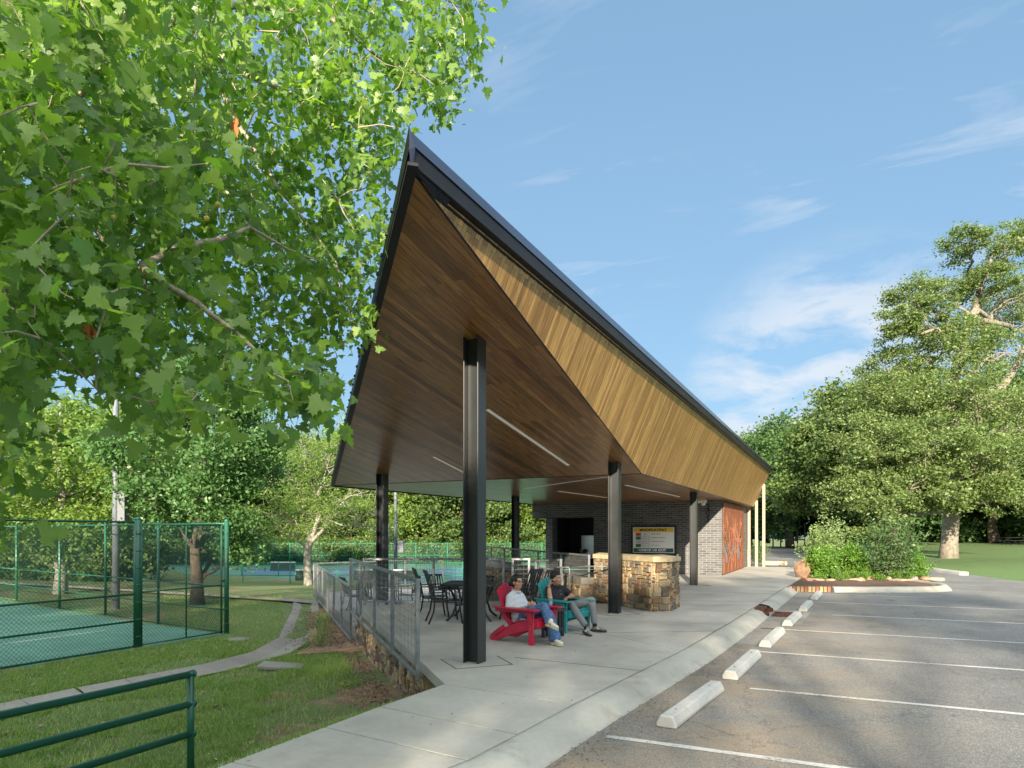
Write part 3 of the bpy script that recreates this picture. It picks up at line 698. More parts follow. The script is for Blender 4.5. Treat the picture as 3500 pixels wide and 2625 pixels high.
# columns: wide-flange sections
def column(cx, cy, ztop):
    c = MB(); hw = .105; bf = .115
    c.box((cx + hw, cy, (ztop - 0) / 2), (.016, 2 * bf, ztop)); c.box((cx - hw, cy, ztop / 2), (.016, 2 * bf, ztop)); c.box((cx, cy, ztop / 2 - .001), (2 * hw - .016, .012, ztop - .002))
    ptk(c.build('column', M['black'], pav, .003))
def soff(x, y): return ZF if y > YF else ZF + (ZE - ZF) * (YF - y) / (YF - T.y)
for cx, cy in ((-4.43, 8.0), (-4.42, 14.2), (-4.42, 22.9), (-10.62, 14.3), (-10.85, 22.7), (-10.9, 27.9)):
    if cy > 27: continue
    column(cx, cy, soff(cx, cy) + .01)
# brick body
YW = 28.72; XL, XP, XO, XR = -12.2, -11.87, -9.9, -4.43
bw = MB()
bw.box(((XL + XP) / 2, YW + .3, 1.2), (XP - XL, .6, 2.4))
bw.box(((XO + XR) / 2, YW + 4.1, 1.53), (XR - XO, 8.2, 3.06))
bw.box(((XL + XO) / 2, YW + 5.2, 1.19), (XO - XL, 6.0, 2.38))
ptk(bw.build('brick_wall', M['brick'], pav, uv=boxuv))
hd = MB(); hd.box(((-12.87 + XO) / 2, YW + .297, 2.735), (XO + 12.87, .606, .65)); hd.box((-12.7, YW + 4.4, 2.735), (.33, 7.5, .65)); ptk(hd.build('brick_header', M['brick'], pav, uv=boxuv))
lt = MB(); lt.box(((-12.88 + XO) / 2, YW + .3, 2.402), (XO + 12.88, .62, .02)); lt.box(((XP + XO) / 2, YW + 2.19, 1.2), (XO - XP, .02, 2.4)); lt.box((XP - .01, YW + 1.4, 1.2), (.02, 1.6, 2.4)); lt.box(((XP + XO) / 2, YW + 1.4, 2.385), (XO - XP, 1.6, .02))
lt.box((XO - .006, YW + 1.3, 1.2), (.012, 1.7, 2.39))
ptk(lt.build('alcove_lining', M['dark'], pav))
for u in (2575, 2600, 2625):
    pass
for i, (x, y, zt) in enumerate(((-4.32, 36.86, 2.93), (-3.97, 36.95, 3.36), (-3.62, 37.0, 4.17))):
    c = MB(); zt = ZF + (x - XF) / (XE - XF) * (ZE - ZF) if x > XF else ZF; c.box((x, y, zt / 2 + .0), (.13, .13, zt)); ptk(c.build('beige_post', M['beige'], pav, .004))
def textmesh(s, size, mat, name, parent=None, ex=.002, bold=0., sx=1., align='CENTER'):
    cu = bpy.data.curves.new(name, 'FONT'); cu.body = s; cu.size = size; cu.extrude = ex; cu.offset = bold; cu.align_x = align; cu.align_y = 'CENTER'; cu.resolution_u = 2
    o = bpy.data.objects.new(name, cu); COL.objects.link(o); bpy.context.view_layer.update()
    me = bpy.data.meshes.new_from_object(o.evaluated_get(bpy.context.evaluated_depsgraph_get())); bpy.data.objects.remove(o)
    me.transform(Matrix.Diagonal((sx, 1, 1, 1))); me.materials.clear(); me.materials.append(mat)
    return link(name, me, parent)
numbers = []
for i, ch in enumerate('205'):
    n_ = textmesh(ch, .34, M['dark'], 'house_number', pav, .01); p = V(2426, [1724, 1741.5, 1759][i], 27.9)
    xx = -4.97
    n_.location = (xx + 8, YW - .012 - 20, 2.78 - .0 - i * .245); n_.rotation_euler = (R(90), 0, 0)
# security camera
sc = thing('security_camera', 'white domed security camera under the soffit beside the house number', 'camera', (-5.3, 28.55, 2.98))
m_ = MB(); m_.box((0, 0, .03), (.62, .16, .12)); m_.build('housing', M['white'], sc, .02)
for x in (-.17, .17): m_ = MB(); m_.ell((x, -.01, -.05), (.10, .09, .09)); m_.build('lens_dome', M['white'], sc)
# weathering steel art panel: a plate with reed and tree cut-outs (real holes)
art = thing('steel_art_panel', 'rust coloured laser cut steel panel of reeds and a tree on the brick side wall', 'art panel', (XR + .06, 28.75, 0))
NX, NZ = 150, 110; W_, H_ = 6.3, 2.93; solid = np.ones((NX, NZ), bool); ar = np.random.RandomState(5)
def carve(x0, z0, x1, z1, wd, val=False):
    n_ = 60
    for k in range(n_):
        t = k / (n_ - 1); x = x0 + (x1 - x0) * t; z = z0 + (z1 - z0) * t + .0; ww = wd * math.sin(math.pi * min(.98, max(.04, t))) + .004
        i0, i1 = int((x - ww) / W_ * NX), int((x + ww) / W_ * NX) + 1
        j = int(z / H_ * NZ)
        if 0 <= j < NZ: solid[max(0, i0):max(0, min(NX, i1)), j] = val
# big openings low down on both sides of the trunk
for j in range(NZ):
    z = j / NZ * H_
    for i in range(NX):
        x = i / NX * W_ + .25 * math.sin(z * 7)
        if .45 < z < 1.5 and (.2 < x < 2.1 - .55 * (1.5 - z) or 3.6 + .4 * (1.5 - z) < x < 5.3): solid[i, j] = False
for k in range(46):
    a = ar.uniform(-1, 1); x0 = 2.8 + a * .5; x1 = 2.8 + a * 3.2; z0 = .5 + ar.uniform(0, .6); z1 = z0 + ar.uniform(.8, 1.6)
    carve(x0 + (x1 - x0) * .2, z0, x1 * .8 + x0 * .2, z1, ar.uniform(.02, .06), True)
for k in range(95):
    a = ar.uniform(-1, 1); s_ = ar.uniform(.15, .95); x0 = 2.8 + a * 3.0 * s_; z0 = .25 + s_ * 1.7 + ar.uniform(-.2, .2)
    carve(x0, z0, x0 + a * .3, z0 + ar.uniform(.25, .7), ar.uniform(.02, .075))
for k in range(12): carve(.3 + k * .5, .05, .3 + k * .5 + ar.uniform(-.4, .4), .8, ar.uniform(.03, .09), bool(k % 2))
solid[:, -3:] = True; solid[:2, :] = True
pm = MB(); cw, ch_ = W_ / NX, H_ / NZ
for j in range(NZ):
    i = 0
    while i < NX:
        if solid[i, j]:
            k = i
            while k < NX and solid[k, j]: k += 1
            pm.box((0, (i + k) / 2 * cw, (j + .5) * ch_ + .03), (.02, (k - i) * cw, ch_ + .001)); i = k
        else: i += 1
pm.build('cut_plate', M['corten'], art)
m_ = MB(); m_.box((-.05, W_ / 2, 1.5), (.01, W_, 2.9)); m_.build('backing', M['grey_panel'], art)
# drinking fountain in the alcove
df = thing('drinking_fountain', 'stainless steel bottle filler and two basins in the dark alcove', 'fountain', (-10.75, YW + 2.15, 0))
m_ = MB(); m_.box((0, -.03, 1.05), (.98, .05, 1.1)); m_.build('back_plate', M['steel'], df, .004)
m_ = MB(); m_.box((.30, -.075, 1.25), (.36, .05, .5)); m_.box((.30, -.11, 1.25), (.17, .03, .34), m=1); m_.build('bottle_filler', [M['steel'], M['dark']], df, .004)
for x, z in ((-.36, .92), (.22, .66)):
    m_ = MB(); m_.lathe([(.0, -.16), (.1, -.16), (.17, 0), (.19, .02), (.15, .01), (.0, -.05)], (x, -.2, z), 16); m_.tube([(x + .1, -.2, z), (x + .1, -.2, z + .09), (x + .05, -.2, z + .11)], .014, 6); m_.build('basin', M['steel'], df)
# notice board
sg = thing('notice_board', 'large park notice sign with yellow header and green footer on the brick wall', 'sign', (-7.22, YW - .02, 1.42))
m_ = MB(); m_.box((0, -.015, 0), (1.95, .06, 1.26)); m_.build('frame', M['black'], sg, .004)
m_ = MB(); m_.box((.0, -.055, 0), (1.76, .012, 1.08)); m_.build('board', simple('sign_white', (.85, .86, .85), .35, 0, .02), sg, .003)
SY = simple('sign_yellow', (.75, .50, .03), .4, 0, .03); SGm = simple('sign_deep_green', (.02, .10, .10), .4, 0, .03); SR = simple('sign_red', (.62, .06, .06), .4, 0, .03); SB = simple('sign_black', (.02, .02, .025), .5, 0, .03)
SGG = simple('sign_leaf_green', (.06, .18, .04), .4, 0, .3, 30)
def plate(x, z, wd, h, mat, name, y=-.064): b_ = MB(); b_.box((x, y, z), (wd, .004, h)); return b_.build(name, mat, sg)
plate(0, .43, 1.70, .17, SY, 'header_band'); plate(0, -.43, 1.70, .17, SGm, 'footer_band')
def stext(s, x, z, size, mat, align='CENTER', bold=0, sx=1., y=-.0675):
    o = textmesh(s, size, mat, 'lettering', sg, .0008, bold, sx, align); o.location = (x, y, z); o.rotation_euler = (R(90), 0, 0); return o
stext('#GOPLAYFAY', 0, .43, .145, SB, bold=.006, sx=1.3)
stext('CHECK US OUT', -.03, -.43, .14, simple('sign_letter_white', (.85, .85, .85), .5), bold=.006, sx=1.15)
rows_ = [('July 26', 'Register by July 24', .245, SR), ("Summer '25", 'Registration opens February 9', .085, SGG), ("Summer '25", 'Registration opens March 3', -.075, SB), ("Summer '25", 'June 12 - July 24', -.235, SGG)]
for i, (a_, b_, z, pm_) in enumerate(rows_):
    if i == 2:
        e = MB(); e.tube([(-.645 + .10 * math.cos(t), -.066, z + .05 * math.sin(t)) for t in np.linspace(0, 6.283, 20)], .007, 5); e.box((-.645, -.066, z), (.13, .004, .018)); e.build('emblem', SB, sg)
    else: plate(-.645, z, .22, .14, pm_, 'picture')
    if i == 0: stext('Turkey Trot', -.645, z, .04, simple('sign_letter_white2', (.8, .8, .8), .5)) if False else None
    fr = MB()
    for dz in (-.072, .072): fr.box((-.33, -.065, z + dz), (.38, .003, .005))
    for dx_ in (-.19, .19): fr.box((-.33 + dx_, -.065, z), (.005, .003, .144))
    fr.build('row_frame', SB, sg)
    stext(a_, -.33, z, .062, SB, bold=.0008); stext(b_, -.08, z + .02, .05, SB, 'LEFT', .0008)
e = MB(); e.tube([(-.645 + .04 * math.cos(t), -.067, -.42 + .04 * math.sin(t)) for t in np.linspace(0, 6.283, 16)], .006, 5); e.build('emblem', SY, sg)

# ------------------------------------------------------------------ stone walls
STC = [(.33, .25, .15), (.36, .285, .165), (.26, .185, .11), (.17, .11, .07), (.20, .175, .145), (.10, .09, .082), (.37, .30, .19), (.28, .23, .16), (.22, .13, .075), (.15, .13, .112)]
def stone_face(mb, cols, a, b, z0, z1, rs, base=None, light=1.0):
    """irregular squared rubble between plan points a and b (outward normal to the right of a->b)"""
    a = Vector(a); b = Vector(b); d = b - a; ln = d.length; d.normalize(); nn = Vector((d.y, -d.x)); cell = .078
    nx, nz_ = max(1, int(round(ln / cell))), max(1, int(round((z1 - z0) / cell))); cx, cz = ln / nx, (z1 - z0) / nz_
    used = np.zeros((nx, nz_), bool)
    for j in range(nz_):
        for i in range(nx):
            if used[i, j]: continue
            wq = rs.choice([1, 2, 2, 3, 3, 4, 5]); hq = rs.choice([1, 1, 1, 2, 2, 3]); wq = min(wq, nx - i); hq = min(hq, nz_ - j)
            while used[i:i + wq, j].any(): wq -= 1
            hq = next((h for h in range(hq, 0, -1) if not used[i:i + wq, j:j + h].any()), 1)
            used[i:i + wq, j:j + hq] = True
            g_ = .012; x0, x1 = i * cx + g_, (i + wq) * cx - g_; y0, y1 = z0 + j * cz + g_, z0 + (j + hq) * cz - g_
            pr = .03 + rs.random() * .028; jj = lambda: rs.uniform(-.011, .011)
            P = [(x0 + jj(), y0 + jj()), ((x0 + x1) / 2, y0 + jj()), (x1 + jj(), y0 + jj()), (x1 + jj(), (y0 + y1) / 2), (x1 + jj(), y1 + jj()), ((x0 + x1) / 2, y1 + jj()), (x0 + jj(), y1 + jj()), (x0 + jj(), (y0 + y1) / 2)]
            cxm, czm = (x0 + x1) / 2, (y0 + y1) / 2; vs = []
            for s_, dd in ((1, -.02), (1, pr * .55), (.86, pr)):
                for x, z in P:
                    q = a + d * (cxm + (x - cxm) * s_) + nn * (dd + (rs.uniform(-.006, .006) if dd > 0 else 0)); vs.append((q.x, q.y, czm + (z - czm) * s_))
            fs = [(l * 8 + k, l * 8 + (k + 1) % 8, (l + 1) * 8 + (k + 1) % 8, (l + 1) * 8 + k) for l in range(2) for k in range(8)] + [tuple(range(16, 24))]
            mb.add(vs, fs, 0); c = rs.choice(STC); v = rs.uniform(.8, 1.2) * light; cols.extend([(c[0] * v, c[1] * v, c[2] * v, 1)] * len(vs))
def stone_build(mb, cols, name, parent):
    o = mb.build(name, M['stone'], parent); at = o.data.color_attributes.new('Col', 'FLOAT_COLOR', 'POINT'); at.data.foreach_set('color', np.array(cols, dtype=np.float32).ravel()); return o
def stone_wall(name, label, poly, faces, z0, z1, cap=None, light=1.0, seed=1):
    t = thing(name, label, 'stone wall', (poly[0][0], poly[0][1], 0)); rs = random.Random(seed)
    def loc(o): o.location = (-poly[0][0], -poly[0][1], 0); return o
    mb = MB(); cols = []
    for a, b in faces: stone_face(mb, cols, a, b, z0, z1, rs, light=light)
    loc(stone_build(mb, cols, 'stones', t)); c = MB(); c.prism(poly, z0, z1); loc(c.build('mortar_core', M['mortar'], t))
    return t, loc
W1 = [(-5.62, 16.42), (-4.72, 15.72), (-3.78, 14.86), (-3.45, 15.15), (-3.42, 15.85), (-3.9, 16.15), (-4.5, 16.5), (-5.35, 17.0), (-5.7, 17.1)]
W1r = W1
t1_, loc1 = stone_wall('stone_pier', 'tan rubble stone wall with sandstone cap behind the second front column', W1, [(W1[i], W1[(i + 1) % len(W1)]) for i in range(len(W1))], 0, 1.08, light=1.0, seed=4)
c = MB(); 
def inset(P, k):
    cx = sum(p[0] for p in P) / len(P); cy = sum(p[1] for p in P) / len(P); return [(cx + (x - cx) * k, cy + (y - cy) * k) for x, y in P]
CP = inset(W1, 1.07)
for s_ in range(1): c.prism(CP, 1.08, lambda x, y: 1.20 + .02 * math.sin(x * 9 + y * 5))
loc1(c.build('cap_stone', M['cap'], t1_, .018))
# knee wall under the upper rail
KW = [(-5.66, 16.5), (-6.4, 17.45), (-14.3, 26.7), (-14.6, 26.4), (-6.75, 17.1), (-5.95, 16.25)]
t2_, loc2 = stone_wall('knee_wall', 'low stone knee wall topped by a concrete band and mesh rail', KW, [(KW[3], KW[4]), (KW[4], KW[5]), (KW[5], KW[0]), (KW[0], KW[1]), (KW[1], KW[2])], -.65, .42, seed=9)
c = MB(); c.prism(inset(KW, 1.012), .42, .60); loc2(c.build('concrete_band', M['gutter'], t2_, .01))
# retaining wall below the front rail
RW = [(-4.98, 7.66), (-10.42, 13.04), (-10.15, 13.3), (-4.75, 7.8)]
t3_, loc3 = stone_wall('retaining_wall', 'rough stone retaining wall below the patio railing, soil at its foot', RW, [(RW[1], RW[0]), (RW[2], RW[1])], -1.35, -.141, seed=12, light=.95)
# lower terrace
lt_ = MB(); TP = [(-10.35, 13.06), (-18.7, 20.95), (-16.6, 27.2), (-14.4, 26.6), (-6.85, 17.2), (-6.0, 16.3), (-8.25, 14.9)]
lt_.prism(TP, -1.1, -.65, 0, 1); struct(lt_.build('lower_terrace', [M['paver'], M['gutter']]))
st = MB()
for k in range(3): st.prism([(-8.2 - .25 * k, 14.95 + .25 * k), (-6.6 - .25 * k, 16.0 + .25 * k), (-6.9 - .25 * k, 16.35 + .25 * k), (-8.5 - .25 * k, 15.3 + .25 * k)], -.9, -.16 - .16 * k)
struct(st.build('terrace_steps', M['walk']))

# ------------------------------------------------------------------ railings of galvanised tube and welded mesh
def railing(name, label, pts, top, bot, group=None, toph=.05, pitch=(.05, .10), npan=None, posts=None, wires=.0020, diag=0):
    """pts: plan polyline; top/bot heights at ends (z0,z1)"""
    p0 = Vector(pts[0]); p1 = Vector(pts[1]); t = thing(name, label, 'railing', (p0.x, p0.y, 0), 0, group)
    d = p1 - p0; ln = d.length; d = d / ln; nn = Vector((-d.y, d.x))
    zt = lambda s: top[0] + (top[1] - top[0]) * s / ln; zb = lambda s: bot[0] + (bot[1] - bot[0]) * s / ln
    P = lambda s, z: (d.x * s, d.y * s, z)
    ps = posts if posts else [ln * k / npan for k in range(npan + 1)]
    for s_ in ps:
        m_ = MB(); m_.box((d.x * s_, d.y * s_, (zt(s_) + zb(s_)) / 2 - .01), (.055, .05, zt(s_) - zb(s_) - .02), rz=math.atan2(d.y, d.x)); m_.build('post', M['galv'], t, .003)
    m_ = MB(); m_.bar(P(ps[0] - .03, zt(ps[0])), P(ps[-1] + .03, zt(ps[-1])), .06, toph); m_.build('top_rail', M['galv'], t, .004)
    m_ = MB(); m_.bar(P(ps[0], zb(ps[0]) + .05), P(ps[-1], zb(ps[-1]) + .05), .05, .04); m_.build('bottom_rail', M['galv'], t, .003)
    for a, b in zip(ps[:-1], ps[1:]):
        m_ = MB(); n_ = max(2, int((b - a) / pitch[0]))
        for k in range(1, n_): s_ = a + (b - a) * k / n_; m_.bar(P(s_, zb(s_) + .07), P(s_, zt(s_) - .02), wires * 2, wires * 2)
        hz = zt(a) - zb(a) - .1; nh = max(2, int(hz / pitch[1]))
        for k in range(1, nh): m_.bar(P(a + .02, zb(a) + .07 + hz * k / nh), P(b - .02, zb(b) + .07 + hz * k / nh), wires * 2, wires * 2)
        m_.build('mesh_panel', M['galv'], t)
    return t
railing('patio_railing', 'galvanised mesh railing along the patio edge left of the front column', [(-4.95, 7.42), (-10.42, 12.80)], (1.11, 1.11), (-.17, -.17), npan=4, pitch=(.10, .10))
railing('patio_railing', 'galvanised mesh railing stepping down along the lower terrace at far left', [(-10.52, 12.93), (-18.75, 20.8)], (.44, .52), (-.86, -.76), npan=6, pitch=(.10, .10))
railing('patio_railing', 'galvanised rail across the back of the seating area behind the tables', [(-10.3, 13.15), (-7.3, 14.6)], (1.10, 1.10), (.03, .03), npan=2, pitch=(.10, .10))
railing('patio_railing', 'short galvanised rail section behind the woman, ending at the stair', [(-7.1, 14.7), (-6.75, 14.87)], (1.10, 1.10), (.03, .03), npan=1, pitch=(.10, .10))
railing('patio_railing', 'sloping galvanised mesh rail of the ramp behind the two slatted chairs', [tuple(V(1760, 1925, 20.5).xy), tuple(V(1917, 1912, 17.2).xy)], (.85, 1.05), (-.3, .05), npan=2, pitch=(.10, .10))
railing('patio_railing', 'long low mesh rail on the knee wall in front of the brick alcove', [(-5.8, 16.45), (-14.4, 26.5)], (1.15, 1.15), (.59, .59), npan=6, pitch=(.07, .10))
railing('patio_railing', 'far galvanised rail closing the back of the lower terrace', [(-18.7, 20.95), (-16.7, 27.1)], (.52, .52), (-.6, -.6), npan=3, pitch=(.10, .10))
hr = thing('stair_handrail', 'bent galvanised pipe handrail looping behind the man in teal chair', 'handrail', (-6, 16, 0))
def hloc(o): o.location = (6, -16, 0); return o
q = lambda x, y, Z: V(1600 + x / 3.687, 1850 + y / 3.687, Z)
m_ = MB(); m_.tube([q(1060, 400, 18.2), q(1090, 350, 17.8), q(1125, 328, 17.2), q(1270, 330, 17.0), q(1278, 345, 17.0), tuple(q(1272, 345, 17.0).xy) + (0,)], .021, 8); m_.tube([q(1185, 330, 17.1), tuple(q(1188, 345, 17.1).xy) + (-.3,)], .021, 8)
m_.tube([q(1280, 333, 17.0), q(1500, 318, 16.6), q(1760, 314, 16.3)], .019, 8); hloc(m_.build('pipe', M['galv'], hr))
hr = thing('stair_handrail', 'bent galvanised pipe handrail rising above the slatted chair backs', 'handrail', (-6, 16, 0))
m_ = MB(); m_.tube([q(590, 430, 18.5), q(625, 365, 18), q(655, 340, 17.6), q(820, 342, 17.3), q(845, 360, 17.2), tuple(q(850, 365, 17.2).xy) + (-.2,)], .021, 8); m_.tube([q(90, 370, 20), q(400, 345, 19.6), q(600, 340, 19)], .019, 8); hloc(m_.build('pipe', M['galv'], hr))

# ------------------------------------------------------------------ chain link
def chainlink(mb, a, b, z0, z1, pitch=.07, r_=.0028, m=0):
    """diagonal wires in the vertical plane a->b"""
    a = Vector(a); b = Vector(b); d = b - a; ln = d.length; d = d / ln; H = z1 - z0; st_ = pitch * 1.414
    for sgn in (1, -1):
        s = -H if sgn > 0 else 0.
        while s < (ln if sgn > 0 else ln + H):
            # line x = s + sgn*t, z = t
            t0, t1 = 0., H
            if sgn > 0: t0 = max(t0, -s); t1 = min(t1, ln - s)
            else: t0 = max(t0, s - ln); t1 = min(t1, s)
            if t1 - t0 > .02:
                p = a + d * (s + sgn * t0); q_ = a + d * (s + sgn * t1); nn = Vector((-d.y, d.x)) * (r_ * .9 * sgn)
                mb.bar((p.x + nn.x, p.y + nn.y, z0 + t0), (q_.x + nn.x, q_.y + nn.y, z0 + t1), r_ * 2, r_ * 2, m)
            s += st_
def fence(name, label, pts, z0, z1, rails, prad, rrad, spacing=3.3, pitch=.065, wr=.0021, mat='green', wmat='greenwire', group=None, posts=None, zs=None):
    t = thing(name, label, 'fence', (pts[0][0], pts[0][1], z0), 0, group); o0 = Vector((pts[0][0], pts[0][1], z0))
    for a, b in zip(pts[:-1], pts[1:]):
        a = Vector(a) - o0.xy; b = Vector(b) - o0.xy; ln = (b - a).length; n_ = max(1, round(ln / spacing))
        for k in range(n_ + 1):
            if k == 0 and (Vector((a.x, a.y)) - (Vector(pts[0]) - o0.xy)).length > .01: continue
            p = a.lerp(b, k / n_); m_ = MB(); m_.tube([(p.x, p.y, 0), (p.x, p.y, z1 - z0 + .03)], prad, 8); m_.ell((p.x, p.y, z1 - z0 + .03), (prad * 1.15, prad * 1.15, prad * .8), 8, 4); m_.build('post', M[mat], t)
        for zr in rails:
            m_ = MB(); m_.tube([(a.x, a.y, zr), (b.x, b.y, zr)], rrad, 7); m_.build('rail', M[mat], t)
        m_ = MB(); chainlink(m_, a, b, .06, z1 - z0, pitch, wr); m_.build('chain_link', M[wmat], t)
    return t
fence('court_fence', 'tall green chain link fence at left, running up to the gate post', [(-14.85, -3.2), (-14.85, 10.5)], -1.0, 2.02, (2.98, 1.30, .67, .08), .042, .024, spacing=3.42)
fence('court_fence', 'green chain link fence on the far side of the green tennis court', [(-14.8, 13.1), (-18.2, 13.6), (-21.7, 14.3), (-25, 14.8), (-29.3, 15.7), (-44, 18.2)], -1.0, 2.02, (2.98, 1.30, .67, .08), .040, .022, spacing=3.5, pitch=.065)
gt_ = thing('court_gate', 'green chain link gate with cross rails between two thick posts', 'gate', (-14.83, 10.5, -1.0))
m_ = MB(); L_ = 2.42
m_.tube([(0, .14, .06), (.0, .14, 2.98)], .026, 8); m_.tube([(.02, L_, .06), (.02, L_, 2.98)], .026, 8); m_.build('frame_upright', M['green'], gt_)
m_ = MB()
for zr in (2.93, 1.34, .10): m_.tube([(0, .14, zr), (.02, L_, zr)], .021, 8)
m_.tube([(.01, 1.35, .1), (.01, 1.35, 2.93)], .018, 8); m_.build('frame_rail', M['green'], gt_)
m_ = MB(); chainlink(m_, (0, .14), (.02, L_), .08, 3.0, .065, .0021); m_.build('chain_link', M['greenwire'], gt_)
m_ = MB(); m_.box((0, .06, 2.75), (.05, .14, .06)); m_.box((0, .06, .25), (.05, .14, .06)); m_.box((.0, 2.5, 1.45), (.06, .16, .05)); m_.build('hinge', M['green'], gt_)
gp = MB(); gp.tube([(0, 0, 0), (0, 0, 3.05)], .075, 12); gp.ell((0, 0, 3.05), (.08, .08, .05), 12, 5)
for z in (.3, .7, 1.1, 1.5, 1.9, 2.3, 2.7): gp.tube([(0, 0, z), (0, 0, z + .025)], .081, 12)
o = gp.build('gate_post', M['green']); o.location = (-14.85, 10.56, -1.0); tag(o, 'thick banded green post where the gate hinges on the fence', 'post')
o2 = o.copy(); COL.objects.link(o2); o2.location = (-14.8, 13.08, -1.0); o2.scale = (.82, .82, 1); tag(o2, 'green corner post at the latch side of the gate', 'post')
# green pipe rail in the left foreground
gl = thing('pipe_rail', 'thick green painted three bar pipe railing in the left foreground', 'railing', (-6.0, 4.85, 0))
m_ = MB(); gz = ground(-6, 4.85); m_.tube([(0, 0, gz - .1), (0, 0, .30)], .035, 14); m_.ell((0, 0, .29), (.043, .043, .036), 12, 6); m_.build('post', M['green'], gl)
m_ = MB(); m_.tube([(0, -4.5, gz - .1), (0, -4.5, .29)], .035, 14); m_.build('post', M['green'], gl)
for zr in (.285, -.02, -.325):
    m_ = MB(); m_.tube([(0, .045, zr), (0, -9, zr)], .0345, 14); m_.ell((0.0, .03, zr), (.044, .03, .044), 12, 6); m_.build('bar', M['green'], gl)
# far court fences
def FP(u, Z): p = V(u, 1821, Z); return (p.x, p.y)
fence('far_fence', 'bright green chain link fence along the far edge of the pickleball courts', [FP(560, 80), FP(1960, 80)], -2.1, .55, (2.6, 1.2, .1), .03, .02, 3.3, pitch=.10, wr=.005, mat='green2', wmat='greenwirefar') if 'green2' in M else None
M['green2'] = simple('bright_green_paint', (.02, .24, .14), .4, 0, .1)
fence('far_fence', 'bright green chain link fence along the far edge of the pickleball courts', [FP(560, 80), FP(1960, 80)], -2.1, .56, (2.6, 1.2, .1), .035, .022, 3.6, pitch=.12, wr=.0042, mat='green2', wmat='greenwirefar')
fence('far_fence', 'green chain link fence on the near side of the pickleball courts', [FP(830, 47), FP(1960, 47)], -2.1, -.28, (1.75, .9, .08), .03, .02, 3.2, pitch=.10, wr=.0028, mat='green2', wmat='greenwirefar')
fence('far_fence', 'green chain link divider between the two rows of pickleball courts', [FP(700, 60.5), FP(1960, 60.5)], -2.1, -.9, (1.15, .6, .08), .03, .02, 3.4, pitch=.12, wr=.003, mat='green2', wmat='greenwirefar')
for u0, u1, Z in ((1010, 1110, 54), (1210, 1420, 54), (925, 1010, 68)):
    a, b = FP(u0, Z), FP(u1, Z); t = thing('court_net', {1010: 'white topped net on the pickleball court beside the pale barked tree', 1210: 'white topped net on the pickleball court seen behind the black column', 925: 'white topped net on the farther pickleball court left of the pale tree'}[u0], 'net', (a[0], a[1], FZ)); dx_, dy_ = b[0] - a[0], b[1] - a[1]
    m_ = MB(); m_.bar((0, 0, .9), (dx_, dy_, .9), .03, .09); m_.build('tape', M['white'], t)
    m_ = MB(); m_.bar((0, 0, .45), (dx_, dy_, .45), .01, .8); m_.build('netting', simple('dark_net', (.05, .06, .06), .9), t)
    m_ = MB(); m_.tube([(0, 0, 0), (0, 0, .95)], .04, 6); m_.tube([(dx_, dy_, 0), (dx_, dy_, .95)], .04, 6); m_.build('post', M['green2'], t)
# light poles
M['boxgrey'] = simple('grey_box_paint', (.13, .14, .16), .6, 0, .08)
def pole(label, p, zb, zt, r0, r1, boxz=None, bw_=.3, bh=.9):
    t = thing('light_pole', label, 'pole', (p[0], p[1], zb))
    m_ = MB(); m_.tube([(0, 0, 0), (0, 0, (zt - zb) * .5), (0, 0, zt - zb)], [r0, (r0 + r1) / 2, r1], 16); m_.build('shaft', M['pole'], t)
    if boxz is not None:
        m_ = MB(); c = Vector((RD[0], RD[1])) * (r0 + bw_ * .55); m_.box((c.x, c.y, boxz - zb), (bw_, .35, bh), rz=YAW); m_.build('control_box', M['boxgrey'], t, .01)
        m_ = MB(); c2 = c * .55
        for dz in (-.3, .3): m_.box((c2.x, c2.y, boxz - zb + dz), (.12, .08, .05), rz=YAW)
        m_.build('bracket', M['pole'], t)
    m_ = MB(); m_.box((0, 0, zt - zb + .1), (1.6, .1, .1), rz=YAW)
    for s_ in (-.7, 0, .7): m_.box((s_ * RD[0], s_ * RD[1], zt - zb - .08), (.35, .3, .26), rz=YAW)
    m_.build('lamp_head', M['pole'], t)
    return t
p = V(396, 2085, 24.1); pole('grey steel light pole with a control box behind the court fence at left', (p.x, p.y), -1.0, 8.9, .13, .09, 2.65, .26, 1.02)
p = V(1352, 1821, 58); pole('slender pale light pole with box standing between the black columns', (p.x, p.y), -2.1, 10, .17, .10, .55, .5, 1.0)
p = V(1306, 1821, 52); pole('slender pale light pole half hidden behind the far left column', (p.x, p.y), -2.1, 9.5, .15, .10, 1.6, .4, 1.6)
# ------------------------------------------------------------------ patio tables and slatted chairs
def slat_chair(label, loc, yaw, group='slatted black patio chairs'):
    t = thing('patio_chair', label, 'chair', loc, yaw, group)
    for s in (-1, 1):
        m_ = MB(); m_.tube([(.30, s * .29, 0), (.26, s * .27, .25), (.24, s * .27, .64)], [.017] * 3, 6); m_.build('leg', M['chairm'], t)
        m_ = MB(); m_.tube([(-.34, s * .25, 0), (-.25, s * .25, .22), (-.22, s * .25, .44), (-.27, s * .25, .72), (-.38, s * .24, 1.0)], .017, 6); m_.build('leg', M['chairm'], t)
        m_ = MB(); m_.bar((.28, s * .28, .655), (-.24, s * .26, .645), .05, .02); m_.bar((.24, s * .27, .40), (-.22, s * .25, .42), .02, .025); m_.build('armrest', M['chairm'], t, .004)
    m_ = MB()
    for k in range(9): x = .25 - k * .056; m_.box((x, 0, .435 - (k * .002)), (.042, .50, .012))
    m_.build('seat', M['chairm'], t)
    m_ = MB()
    for k in range(5):
        y = -.17 + k * .085; m_.bar((-.235, y, .50), (-.375, y, .955), .045, .012, up=(1, 0, .3))
    m_.bar((-.23, -.25, .50), (-.23, .25, .50), .02, .035, up=(0, 0, 1)); m_.bar((-.385, -.25, .985), (-.385, .25, .985), .022, .06)
    m_.build('backrest', M['chairm'], t)
    return t
